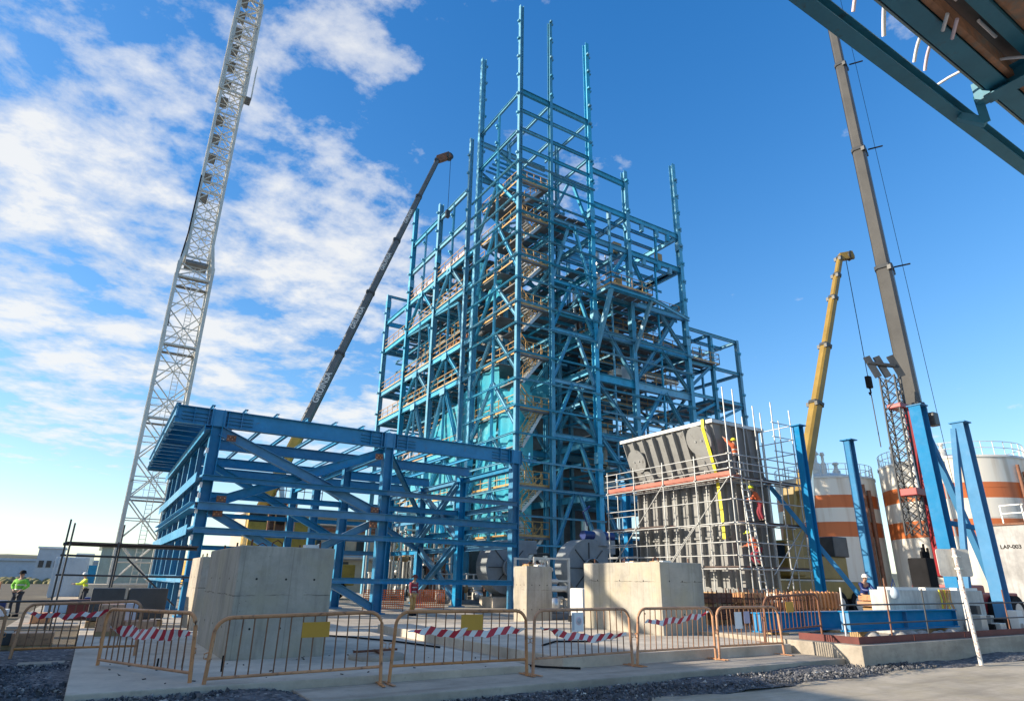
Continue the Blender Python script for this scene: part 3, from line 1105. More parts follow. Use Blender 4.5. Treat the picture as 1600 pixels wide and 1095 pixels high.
    ibar('brace', (11.9, 31.1, 7.7), (19.3, 43.6, 6.0), (0.24, 0.24, 0.018, 0.014), m, t)
    ibar('brace', (3.7, 37.5, 7.5), (11.6, 37.5, 3.6), br, m, t)
    ibar('brace', (11.9, 43.7, 7.5), (19.3, 43.7, 3.6), br, m, t)
    # gusset plates at the brace ends, left in brown primer
    for p in ((4.15, 7.45), (4.15, 4.75), (11.2, 7.4), (11.2, 4.75), (4.1, 4.15), (11.2, 4.05)):
        c = Vector((p[0], 30.70, p[1]))
        MB().box(c - Vector((.2, .012, .14)), c + Vector((.2, .012, .14))).build('gusset_plate', 'rust_brown', t)
        for k in range(4):
            q = c + Vector((-0.14 + 0.09 * k, -0.02, 0.05 if k % 2 else -0.05))
            MB().tube(q, q - Vector((0, 0.03, 0)), 0.03, 6).build('bolt', 'barrier_ochre', t)
    # white bracket clips seen along the left column edge
    for z in (6.7, 5.2, 4.75, 4.1, 3.0, 2.6):
        MB().box((3.2, 30.72, z), (3.3, 30.82, z + 0.22)).build('clip', 'white_paint', t)
    return t


build_frame()

# ------------------------------------------------------------------ boiler house steel tower (centre)
def build_tower():
    m = 'tower_teal'
    t = thing('boiler_house_tower', (34, 52, 0), 'tall teal steel tower of the boiler house with stairs and yellow railings', 'steel tower')
    X0, X1, X2, X3, X4 = 25.12, 28.5, 33.1, 37.55, 44.6
    Y0, YP, YA, YB, YC, YD, YE = 39.72, 43.5, 47.2, 49.2, 56.0, 63.2, 70.3
    big = (0.50, 0.42, 0.035, 0.025)
    med = (0.38, 0.32, 0.028, 0.02)
    small = (0.20, 0.18, 0.016, 0.012)
    girt = (0.13, 0.17, 0.014, 0.012)
    beamM = (0.55, 0.26, 0.025, 0.018)
    beamS = (0.32, 0.20, 0.018, 0.014)
    brc = (0.24, 0.22, 0.018, 0.014)
    cleat = MB()
    for dx, dy in ((0, -0.34), (0.34, 0)):
        cleat.box((dx - .15, dy - .15, -.09), (dx + .15, dy + .15, .09))
    cleat_me = cleat.mesh('cleat', m)

    def column(x, y, top, sec, cle=None, z0=-0.02, upv=(0, 1, 0)):
        ibar('column', (x, y, z0), (x, y, top), sec, m, t, upv)
        if cle:
            z = cle[0]
            while z < min(top, cle[1]):
                s = 0.8 if sec[0] < 0.4 else 1.0
                link('cleat', cleat_me, Matrix.Translation((x, y, z)) @ Matrix.Rotation(cle[3] if len(cle) > 3 else 0, 4, 'Z') @ Matrix.Diagonal((s, s, 1, 1)), t)
                z += cle[2]

    # perimeter columns
    column(X0, Y0, 54.95, med, (37.5, 55, 2.2, math.pi), upv=(1, 0, 0))
    column(X1, Y0, 54.8, med, (45.5, 55, 2.3, 0))
    column(X2, Y0, 54.5, big, (37.5, 55, 2.2, 0))
    column(X3, Y0, 40.4, big, (29, 40, 3.4, 0))
    column(X4, Y0, 44.1, big, (20, 44, 2.0, 0))
    column(X0, YP, 44.3, small, (37, 44, 2.0, math.pi))
    column(X0, YA, 54.45, big, (36, 54, 2.2, math.pi / 2), upv=(1, 0, 0))
    column(X0, YB, 45.4, med, (30, 45, 2.2, math.pi), upv=(1, 0, 0))
    column(X0, YC, 41.0, big, (26, 41, 2.3, math.pi), upv=(1, 0, 0))
    column(X0, YD, 44.4, big, (26, 44, 2.3, math.pi), upv=(1, 0, 0))
    column(X0, YE, 35.4, big, (12, 35, 2.6, math.pi), upv=(1, 0, 0))
    for y in ((YB + YC) / 2, (YC + YD) / 2):
        column(X0, y, 39.2, small, (29, 39, 2.2, math.pi))
    for x, y, h in ((X1, YA, 45.5), (X2, 45.0, 45.5), (X2, YA, 40), (X2, YC, 39), (X2, YD, 39), (X2, YE, 31.7), (X4, YB, 35.3), (X4, YC, 35.3), (X4, YD, 35.3), (X4, YE, 31.7), (X3, YB, 35), (39, YC, 30)):
        column(x, y, h, med)

    # ring beams of the upper box
    for z in (44.45, 42.3, 40.2, 38.2):
        for a, b_ in ((X0, X1), (X1, X2)):
            ibar('beam', (a, Y0, z), (b_, Y0, z), beamS if z != 44.45 else beamM, m, t)
        if z in (44.45, 40.2):
            for a, b_ in ((Y0, YP), (YP, YA)):
                ibar('beam', (X0, a, z), (X0, b_, z), beamS, m, t)
            ibar('beam', (X0, YA, z - 1), (X2, YA, z - 1), beamM, m, t)
            ibar('beam', (X2, Y0, z), (X2, YA, z), beamS, m, t)
            ibar('beam', (X1, Y0, z), (X1, YA, z), beamS, m, t)
    for k in range(5):
        ibar('joist', (X0 + .4, YP + .6 + k * .65, 40.0), (X2 - .4, YP + .6 + k * .65, 40.0), (0.18, 0.12, 0.012, 0.01), m, t)

    # sheeting rails wrapping the stair corner
    gz = [36.5, 34.8, 33.05, 31.35, 29.3, 27.2, 25.1, 22.95, 21.0, 18.6, 16.35, 14.2, 12.05, 10.0, 8.0, 6.0, 4.0]
    for z in gz:
        ibar('sheeting_rail', (X0 - .34, Y0 - .34, z), (X0 - .34, YA + .8, z), girt, m, t)
        ibar('sheeting_rail', (X0 - .34, Y0 - .34, z), (X2 + .3, Y0 - .34, z), girt, m, t)
    # sheeting rails on the rest of the right face
    for z in (22.0, 20.2, 16.9, 14.9, 12.9, 10.8, 8.8, 6.8, 4.8):
        ibar('sheeting_rail', (X2 + .3, Y0 - .42, z), (X4 + .3, Y0 - .42, z), girt, m, t)

    # floors: main beams on both faces
    F = [8.2, 12.6, 19.0, 22.5, 28.0, 31.75]
    for z in F:
        for a, b_ in ((YA, YB), (YB, YC), (YC, YD)):
            ibar('beam', (X0, a, z - .3), (X0, b_, z - .3), beamM, m, t)
        if z < 32 and z > 10:
            ibar('beam', (X0, YD, z - .3), (X0, YE, z - .3), beamM, m, t)
            ibar('beam', (X0, YE, z - .3), (X2, YE, z - .3), beamM, m, t)
            ibar('beam', (X0, YD, z - .3), (X2, YD, z - .3), beamM, m, t)
    ibar('beam', (X0, YE, 35.2), (X2, YE, 35.2), beamS, m, t)
    for z in (35.35, 39.1):
        for a, b_ in ((YB, YC), (YC, YD)):
            ibar('beam', (X0, a, z), (X0, b_, z), beamM, m, t)
    for z in (8.4, 13.2, 18.3, 22.4, 26.3, 31.6):
        for a, b_ in ((X2, X3), (X3, X4)):
            ibar('beam', (a, Y0, z - .3), (b_, Y0, z - .3), (0.7, 0.3, 0.03, 0.02) if z in (18.3, 22.4) else beamM, m, t)
    for z in (35.2,):
        for a, b_ in ((X2, X3), (X3, X4)):
            ibar('beam', (a, Y0, z), (b_, Y0, z), beamM, m, t)
    ibar('beam', (X2, Y0, 39.0), (X3, Y0, 38.9), beamM, m, t)
    for z in (31.6, 35.2):
        ibar('beam', (X4, Y0, z), (X4, YB, z), beamM, m, t)
        ibar('beam', (X3, Y0, z), (X3, YB, z), beamM, m, t)
        ibar('beam', (X2, YB, z), (X4, YB, z), beamM, m, t)
        for k in range(4):
            ibar('joist', (X2 + .5, 41.4 + 1.7 * k, z), (X4 - .3, 41.4 + 1.7 * k, z), beamS, m, t)
    # bracket plates hanging below the open roof beams
    for x in (35.3, 39.5, 41.5, 43):
        for z in (35.0, 31.3):
            MB().box((x - .25, Y0 - .25, z - .9), (x + .1, Y0 + .05, z - .2)).build('bracket', m, t)
    ibar('hanger', (41.3, Y0, 31.4), (41.3, Y0, 35.0), small, m, t)
    ibar('hanger', (35.3, Y0, 28.5), (35.3, Y0, 35.0), small, m, t)

    # floors seen from below: joists and plate strips
    def deck(x0, x1, y0, y1, z, seed):
        rr = random.Random(seed)
        for y in np.arange(y0 + 0.6, y1, 1.5):
            ibar('joist', (x0, y, z - .22), (x1, y, z - .22), (0.24, 0.14, 0.014, 0.01), m, t)
        b = MB()
        x = x0
        while x < x1 - .2:
            y = y0
            while y < y1 - .2:
                w, h = min(1.05, x1 - x), min(rr.choice((2.0, 3.0, 4.0)), y1 - y)
                if rr.random() > 0.16:
                    b.box((x, y, z - .06), (x + w - .12, y + h - .12, z))
                y += h
            x += w
        o = b.build('deck_plates', 'deck_grey', t)
        tag(o, kind='stuff')
    for k, z in enumerate((8.2, 12.6, 19.0, 22.5, 28.0, 31.75)):
        deck(X0 + .4, X2, YB, YE if 10 < z < 30 else YD, z, k)
    for k, z in enumerate((8.4, 13.2, 18.3, 22.4, 26.3)):
        deck(X2 + .2, X4, Y0 + .4, YC, z, 20 + k)
    deck(X1 + .2, X2 - .2, Y0 + .4, YA, 33.0, 41)
    deck(X1 + .2, X2 - .2, Y0 + .4, YA, 28.2, 42)
    deck(X1 + .2, X2 - .2, Y0 + .4, YA, 23.6, 43)
    deck(X0 + 1.0, X2 - .2, YP + .4, YA, 36.6, 44)

    # railings
    def rails(pts, mt='rail_yellow'):
        for a, b_ in zip(pts[:-1], pts[1:]):
            rail_mb(a, b_).build('railing', mt, t)
    for z in F[2:]:
        rails([(X0 - .05, YB + .4, z), (X0 - .05, YC - .4, z), (X0 - .05, YD - .3, z)] + ([(X0 - .05, YE, z)] if z < 30 else []))
        rails([(X0 + 2.2, YB + .4, z), (X0 + 2.2, YD, z)])
    rails([(X0 - .05, YD - .3, 31.75), (X0 + 1.5, YD + .2, 31.75)])
    for z in (18.3, 22.4, 26.3):
        rails([(X3 + .4, Y0 + .35, z), (X4 - .3, Y0 + .35, z)])
        rails([(X2 + .4, Y0 + 1.7, z), (X3 - .4, Y0 + 1.7, z)])
    rails([(X2 + .4, Y0 + .8, 13.2), (X4, Y0 + .8, 13.2)])
    # cantilever platform on the right face
    zp = 26.0
    deck(X2 + .2, 38.2, Y0 - 2.2, Y0, zp, 60)
    ibar('beam', (X2 + .1, Y0 - 2.2, zp - .35), (38.3, Y0 - 2.2, zp - .35), beamS, m, t)
    ibar('beam', (38.3, Y0 - 2.2, zp - .35), (X4 + .1, Y0 - .45, zp - .2), beamS, m, t)
    ibar('beam', (X2 + .1, Y0 - 2.2, zp - .3), (X2 + .1, Y0, zp - .3), beamS, m, t)
    rails([(X2 + .2, Y0 - .2, zp), (X2 + .2, Y0 - 2.2, zp), (38.2, Y0 - 2.2, zp), (38.2, Y0 - .2, zp)])
    rbar('knee_brace', (X2 + .3, Y0 - 2.1, zp - .4), (X2 + .1, Y0 - .1, zp - 5.5), 0.34, 0.34, m, t)
    rbar('knee_brace', (38.1, Y0 - 2.1, zp - .4), (X3, Y0 - .1, zp - 5.0), 0.3, 0.3, m, t)

    # bracing of the right face
    cz = [36.4, 32.0, 25.9, 21.4, 16.9, 12.4, 8.0, 3.6]
    xm = (X1 + X2) / 2
    for a, b_ in zip(cz[:-1], cz[1:]):
        ibar('brace', (xm - .25, Y0, a), (X1 + .15, Y0, b_ + .3), brc, m, t)
        ibar('brace', (xm + .25, Y0, a), (X2 - .25, Y0, b_ + .3), brc, m, t)
        ibar('beam', (X1, Y0, a), (X2, Y0, a), beamS, m, t)
    ibar('brace', (X1 + .1, Y0, 3.4), (xm, Y0, -0.02), brc, m, t)
    xb = (X3 + X4) / 2
    heavyb = (0.30, 0.28, 0.022, 0.016)
    for p, q in (((X2 + .2, 24.2), (X3 - .1, 18.6)), ((X2 + .2, 17.6), (X3 - .1, 13.4)), ((X2 + .2, 13.0), (X3 - .1, 8.6)),
                 ((xb - .2, 17.9), (X3 + .2, 13.4)), ((xb + .2, 17.9), (X4 - .2, 13.4)), ((xb, 22.0), (X4 - .2, 18.6)),
                 ((X3 + .2, 18.4), (X4 - 1.5, 25.6)), ((X4 - 3.2, 25.7), (X4 - .2, 22.3)), ((X3 + .1, 18.7), (xb + 1, 22.0)),
                 ((xb - .2, 13.0), (X3 + .2, 8.6)), ((xb + .2, 13.0), (X4 - .2, 8.6)),
                 ((X2 + .2, 8.0), (X3 - .1, 0.3)), ((xb, 8.0), (X3 + .2, 0.3)), ((xb, 8.0), (X4 - .2, 0.3)),
                 ((X3 - .1, 31.3), (X2 + 1.4, 27)), ((X3 + .1, 31.3), (X3 + 2.2, 27.6))):
        ibar('brace', (p[0], Y0 + .05, p[1]), (q[0], Y0 + .05, q[1]), heavyb, m, t)
    # bracing of the left face
    for a, b_ in zip(cz[:-1], cz[1:]):
        ibar('brace', (X0, YP - .1, a), (X0, Y0 + .2, b_ + .4), brc, m, t)
        ibar('brace', (X0, YP + .1, a), (X0, YA - .2, b_ + .4), brc, m, t)
    for ya, yb in ((YB, YC), (YC, YD)):
        ym = (ya + yb) / 2
        for zt, zb in ((31.4, 28.1), (22.1, 19.1), (18.6, 12.8), (12.2, 8.3), (7.8, 0.2)):
            ibar('brace', (X0, ym - .15, zt), (X0, ya + .25, zb), heavyb, m, t)
            ibar('brace', (X0, ym + .15, zt), (X0, yb - .25, zb), heavyb, m, t)
            MB().box((X0 - .30, ym - .5, zt - .55), (X0 - .27, ym + .5, zt + .1)).build('gusset_plate', m, t)
        ibar('brace', (X0, ya + .2, 22.8), (X0, ya + 1.3, 26.9), brc, m, t)
        ibar('brace', (X0, yb - .2, 27.4), (X0, ya + 1.3, 26.9), brc, m, t)
    # bracing inside, between the rows
    for y in (YA, YC, YD):
        for zt, zb in ((31, 28.2), (27.6, 22.8), (18.6, 13), (12, 8.4)):
            ibar('brace', (X0 + .2, y, zb), ((X0 + X2) / 2, y, zt), brc, m, t)
            ibar('brace', (X2 - .2, y, zb), ((X0 + X2) / 2, y, zt), brc, m, t)
    for x in (X2, X4):
        for z in (8.0, 12.4, 18.7, 22.2, 27.7, 31.4):
            ibar('beam', (x, Y0, z), (x, YB, z), beamM, m, t)
            ibar('beam', (x, YB, z), (x, YD, z), beamM, m, t)
    for y in (YA, YB, YC, YD):
        for z in (12.4, 18.7, 22.2, 27.7):
            ibar('beam', (X0, y, z), (X2, y, z), beamM, m, t)
            ibar('beam', (X2, y, z), (X4, y, z), beamM, m, t)

    # stairs in the corner
    lv = [0.0, 4.6, 8.3, 14.2, 18.7, 23.0, 27.2, 31.4, 35.0]
    for z0, z1 in zip(lv[:-1], lv[1:]):
        zm = (z0 + z1) / 2

        def flight(xa, xb_, y, za, zb):
            b = MB()
            n = 11
            for k in range(n + 1):
                f = k / n
                x = xa + (xb_ - xa) * f
                z = za + (zb - za) * f
                b.box((x - .14, y - .42, z - .03), (x + .14, y + .42, z))
            for s in (-.45, .45):
                b.bar((xa, y + s, za - .05), (xb_, y + s, zb - .05), 0.03, 0.24)
            o = b.build('stair_flight', 'galv', t)
            h = MB()
            for s in (-.45, .45):
                for dz in (1.0, 0.5):
                    h.bar((xa, y + s, za + dz), (xb_, y + s, zb + dz), 0.05)
                for f in (0, .33, .66, 1):
                    x, z = xa + (xb_ - xa) * f, za + (zb - za) * f
                    h.bar((x, y + s, z), (x, y + s, z + 1.0), 0.04)
            h.build('handrail', 'rail_yellow', t)
        flight(X1 - .6, X0 + .9, Y0 + 2.3, z0, zm)
        flight(X0 + .9, X1 - .6, Y0 + 1.0, zm, z1)
        MB().box((X0 + .2, Y0 + .4, zm - .1), (X0 + .85, Y0 + 2.9, zm)).build('landing', 'deck_grey', t)
        MB().box((X0 + .2, Y0 + .3, z1 - .14), (X1 - .1, Y0 + .55, z1)).build('landing_edge', 'deck_grey', t)
        MB().box((X1 - .7, Y0 + .55, z1 - .1), (X1 - .1, Y0 + 2.9, z1 - .003)).build('landing', 'deck_grey', t)
        rail_mb((X0 + .25, Y0 + .3, z1), (X1 - .15, Y0 + .3, z1), step=0.85).build('railing', 'rail_yellow', t)
        rail_mb((X0 + .2, Y0 + .4, z1), (X0 + .2, YA - .5, z1), step=1.2).build('railing', 'rail_yellow', t)
        MB().box((X0 + .3, Y0 + 3.4, z1 - .1), (X1 - .3, YA - .4, z1 - .02)).build('deck_plate', 'deck_grey', t)

    # netting inside the left face and the stair shaft
    def net(p, q, z0, z1, n=14, sl=0.0, drop=None):
        p, q = Vector((*p, 0)), Vector((*q, 0))
        d = (q - p)
        nn = Vector((-d.y, d.x, 0)).normalized()
        vs_, fs = [], []
        mz = 12
        for i in range(n + 1):
            f = i / n
            top = z1 + sl * f + 0.12 * math.sin(f * 11)
            for j in range(mz + 1):
                g = j / mz
                off = 0.10 * math.sin(f * 14 + g * 5) + 0.06 * math.sin(g * 13 + f * 3)
                c = p + d * f + nn * off
                vs_.append((c.x, c.y, z0 + (top - z0) * g))
        for i in range(n):
            for j in range(mz):
                a = i * (mz + 1) + j
                fs.append((a, a + mz + 1, a + mz + 2, a + 1))
        MB().add(vs_, fs, True).build('debris_net', 'net_turquoise', t)
    net((X0 + .45, Y0 + .6), (X0 + .45, YP - .2), 4.4, 16.0)
    net((X0 + .5, YP), (X0 + .5, YA - .2), 4.4, 18.8, sl=-0.6)
    net((X0 + .35, YA + .1), (X0 + .35, YC - .2), 4.6, 17.8, sl=-2.6)
    net((X0 + .6, YC), (X0 + .6, YD - 1.5), 4.4, 13.2, sl=-1.2)
    net((X0 + .3, Y0 + 3.2), (X1 + .2, Y0 + 3.2), 3.0, 17.2)
    net((X0 + .7, YA - 1.0), (X2 - .4, YA - 1.0), 15.5, 19.4)
    net((X0 + .9, YA + .4), (X0 + .9, YA + 1.6), 26.5, 30.2)
    net((X0 + .8, YP + .4), (X0 + .8, YA - .6), 25.3, 27.0, sl=-0.9)

    # boiler and plant inside
    MB().box((30.2, 49.8, 1.2), (43.6, 62.0, 27.0)).build('boiler_casing', 'deck_grey', t)
    for z in np.arange(8, 27, 2.2):
        MB().box((30.0, 49.6, z), (43.8, 62.2, z + 0.35)).build('buckstay', 'tower_teal', t)
    dr = MB().lathe((0, 0, 0), [(0.01, -5.4), (0.6, -5.2), (0.95, -4.6), (0.95, 4.6), (0.6, 5.2), (0.01, 5.4)], 24, 'X')
    dr.mesh
    o = dr.build('steam_drum', 'deck_grey', t)
    o.matrix_basis = Matrix.Translation((36, 51, 30.0))
    W[o.name] = o.matrix_basis.copy()
    for k in range(46):
        # risers, ducts and pipe runs glimpsed between the steel
        rr = random.Random(100 + k)
        z = rr.choice((5, 9.2, 13.6, 19.8, 23.4, 28.6)) + rr.uniform(0, 2.2)
        mt = rr.choice(('silver', 'pipe_white', 'steel_dark', 'galv', 'rust_brown', 'silver'))
        r_ = rr.uniform(0.08, 0.28)
        if k % 3 == 0:
            x = rr.uniform(X0 + 1.6, X2 + 8)
            y = rr.uniform(Y0 + 1.5, YA) if x > X2 else rr.uniform(YB + 1, YD)
            tbar('pipe', (x, y, z - 1.5), (x, y, z + 4.5), r_, mt, t)
        elif k % 3 == 1:
            y = rr.uniform(YB, YD)
            x = rr.uniform(X0 + 1.2, X0 + 4)
            tbar('pipe', (x, y - 3, z), (x, y + 3, z), r_, mt, t)
        else:
            x = rr.uniform(X2, X4 - 4)
            y = rr.uniform(Y0 + 1.2, Y0 + 5)
            tbar('pipe', (x, y, z), (x + rr.uniform(3, 6), y, z), r_, mt, t)
    for k in range(34):
        rr = random.Random(300 + k)
        z = rr.choice((8.4, 13.3, 19.1, 22.5, 28.1, 31.8))
        left = k % 2 == 0
        x = rr.uniform(X0 + .9, X0 + 3.5) if left else rr.uniform(X2 + .8, X4 - 1)
        y = rr.uniform(YB + .5, YD - 1) if left else rr.uniform(Y0 + .9, Y0 + 3.5)
        w, d, h = rr.uniform(.3, 1.1), rr.uniform(.3, 1.1), rr.uniform(.4, 1.6)
        MB().box((x, y, z), (x + w, y + d, z + h)).build('equipment_box', rr.choice(('white_paint', 'galv', 'steel_dark', 'wood', 'pipe_white', 'paper_lilac')), t, bevel=0.02)
    # pale guard boards lying along the upper left edge
    for k in range(9):
        y = YB + 1 + k * 1.5
        MB().box((X0 + .3, y, 31.8), (X0 + .36, y + 1.3, 32.7)).build('guard_panel', 'paper_lilac', t)
    # secondary steel between the main frames
    for z in (10.4, 15.4, 16.9, 20.6, 24.4, 29.9):
        for y in (Y0 + 2.6, YA - .4, YB + 2.4):
            ibar('secondary_beam', (X2 + .2, y, z), (X4 - .2, y, z), (.2, .14, .014, .01), m, t)
        for x in (X1, X2 - 1.6, 35.4, 41.0):
            ibar('secondary_beam', (x, Y0 + .3, z), (x, YB - .2, z), (.2, .14, .014, .01), m, t)
        rails([(X2 + .5, Y0 + 2.6, z), (X4 - .5, Y0 + 2.6, z)]) if z < 26 else None
    for x in (35.3, 41.1):
        ibar('mid_post', (x, Y0 + .1, .0), (x, Y0 + .1, 31.2), (.16, .14, .014, .01), m, t)
    for x, z0, z1 in ((X2, 12.8, 18.5), (X2, 22.8, 27.5), (X4, 13, 18.4), (X4, 22.8, 27.5), (X1, 14, 18.6), (X1, 23, 27)):
        ibar('brace', (x, Y0 + .3, z0), (x, YA - .2, z1), brc, m, t)
        ibar('brace', (x, YA - .2, z0), (x, Y0 + .3, z1), brc, m, t)
    for z in (8.2, 12.6):
        rails([(X0 - .05, YB + .4, z), (X0 - .05, YD - .3, z)])
    # finer framing inside the stair box and along the left face
    for z in (20.0, 21.9, 24.1, 26.1, 28.2, 30.3, 32.2, 34.0, 35.8):
        ibar('secondary_beam', (X0 + .2, YP, z), (X2 - .2, YP, z), (.18, .12, .012, .01), m, t)
        ibar('secondary_beam', (X1, Y0 + .2, z), (X1, YA, z), (.18, .12, .012, .01), m, t)
    for z0, z1 in ((28.3, 32.0), (32.0, 36.0), (36.2, 40.0)):
        for y in (YP, YA):
            ibar('brace', (X0 + .2, y, z0), (X2 - .2, y, z1), (.18, .16, .014, .01), m, t)
            ibar('brace', (X2 - .2, y, z0), (X0 + .2, y, z1), (.18, .16, .014, .01), m, t)
    for y in (51.0, 54.3, 57.9, 61.4, 66.7):
        ibar('secondary_post', (X0 + 1.6, y, 12.6), (X0 + 1.6, y, 31.6), (.16, .14, .012, .01), m, t)
    for z in (15.6, 17.3, 20.9, 25.2, 26.6, 29.8):
        ibar('secondary_beam', (X0 + 1.6, YB, z), (X0 + 1.6, YD if z > 28 else YE, z), (.18, .14, .012, .01), m, t)
        for y in (52.6, 59.6, 66.7 if z < 28 else 61):
            ibar('secondary_beam', (X0 + .2, y, z), (X2, y, z), (.18, .12, .012, .01), m, t)
    for z in (15.6, 25.2):
        rails([(X0 + 1.6, YB + .3, z), (X0 + 1.6, YD, z)])
    # bolted column splices
    for x, y in ((X2, Y0), (X3, Y0), (X4, Y0), (X0, YA), (X0, YC), (X0, YD), (X0, YE)):
        for z in (11.0, 23.6, 34.0):
            MB().box((x - .27, y - .27, z - .45), (x + .27, y - .215, z + .45)).build('splice_plate', m, t)
            MB().box((x - .27, y - .21, z - .45), (x - .215, y + .24, z + .45)).build('splice_plate', m, t)
    # side annex on the right
    ax = [48.0, 52.0]
    for x in ax:
        column(x, Y0, 25.3 if x > 50 else 25.0, med, (15, 25, 2.2, 0))
        column(x, YB, 25.2, small)
    column(49.9, Y0 + 3, 25.2, small)
    for z in (16.2, 18.4, 21.6, 25.1):
        ibar('beam', (X4, Y0, z), (52.0, Y0, z), beamS, m, t)
        ibar('beam', (X4, YB, z), (52.0, YB, z), beamS, m, t)
        for x in ax:
            ibar('beam', (x, Y0, z), (x, YB, z), beamS, m, t)
    for k in range(3):
        ibar('joist', (X4, Y0 + 2 + 2.3 * k, 25.0), (52, Y0 + 2 + 2.3 * k, 25.0), beamS, m, t)
    deck(48.2, 51.8, Y0 + .3, YB - .3, 18.4, 71)
    deck(X4 + .3, 48.4, Y0 - .4, YB - .3, 21.9, 72)
    rails([(X4 + .3, Y0 - .4, 21.9), (48.6, Y0 - .4, 21.9), (48.6, Y0 + 3, 21.9)])
    ibar('brace', (X4 + .2, Y0, 19.2), (47.4, Y0 - .2, 21.5), brc, m, t)
    ibar('brace', (48, Y0, 18.0), (X4 + .3, Y0, 16.4), brc, m, t)
    ibar('brace', (48, Y0, 16.3), (52, Y0, 18.2), brc, m, t)
    return t


build_tower()

# ------------------------------------------------------------------ cranes
def oct_prof(w, h, k=0.28):
    a, b_ = w / 2, h / 2
    c, d = a * (1 - k * 1.3), b_ * (1 - k * 1.3)
    return [(-c, -b_), (c, -b_), (a, -d), (a, d), (c, b_), (-c, b_), (-a, d), (-a, -d)]


def boom(root, p0, p1, secs, upv, slim=0.8):
    """telescopic boom: secs = [(f0, f1, width, height, material)], collar at each section end"""
    p0, p1 = Vector(p0), Vector(p1)
    for f0, f1, w, h, mt in secs:
        w, h = w * slim, h * slim
        a, b_ = p0.lerp(p1, f0), p0.lerp(p1, f1)
        MB().sweep(oct_prof(w, h), a, b_, upv).build('boom_section', mt, root)
        d = (p1 - p0).normalized()
        MB().sweep(oct_prof(w * 1.2, h * 1.18), b_ - d * 0.20, b_, upv).build('boom_collar', 'steel_dark', root)
        F_ = frame(d, upv)
        for sx in (-1, 1):
            # guide bracket, hose line and wear pad on each section
            q = b_ - d * .25 + F_ @ Vector((sx * w * .5, h * .42, 0))
            MB().box(q - Vector((.09, .09, .12)), q + Vector((.09, .09, .12))).build('wear_pad', 'steel_dark', root)
        off = F_ @ Vector((0, -h * .53, 0))
        tbar('hose_line', a + off, b_ + off, .03, 'black', root, 6)


def lattice(root, base, w, z0, z1, step, m, rch, rbr, name='mast', ladder=True):
    """square lattice mast with chords, diagonals and horizontals, each its own part"""
    bx, by = base
    cs = [(-w / 2, -w / 2), (w / 2, -w / 2), (w / 2, w / 2), (-w / 2, w / 2)]
    for cx_, cy_ in cs:
        rbar('chord', (bx + cx_, by + cy_, z0), (bx + cx_, by + cy_, z1), rch * 2, rch * 2, m, root)
    z = z0
    k = 0
    while z < z1 - 0.2:
        zt = min(z + step, z1)
        zm = (z + zt) / 2
        for i in range(4):
            a, b_ = cs[i], cs[(i + 1) % 4]
            pa, pb = (bx + a[0], by + a[1]), (bx + b_[0], by + b_[1])
            mid = ((pa[0] + pb[0]) / 2, (pa[1] + pb[1]) / 2)
            tbar('diagonal', (*pa, z), (*mid, zm), rbr, m, root, 6)
            tbar('diagonal', (*pb, z), (*mid, zm), rbr, m, root, 6)
            tbar('diagonal', (*pa, zt), (*mid, zm), rbr, m, root, 6)
            tbar('diagonal', (*pb, zt), (*mid, zm), rbr, m, root, 6)
            tbar('horizontal', (*pa, zm), (*pb, zm), rbr * 0.8, m, root, 6)
            if k % 2 == 0:
                rbar('horizontal', (*pa, z), (*pb, z), rbr * 2.6, rbr * 2.6, m, root)
        z = zt
        k += 1


def wheel(c, r_, w, parent):
    c = Vector(c)
    o = MB().tube(c - Vector((0, w, 0)), c + Vector((0, w, 0)), r_, 22).build('wheel', 'black', parent)
    MB().tube(c - Vector((0, w + .02, 0)), c + Vector((0, w + .02, 0)), r_ * .55, 16).build('rim', 'galv', o, at=c)


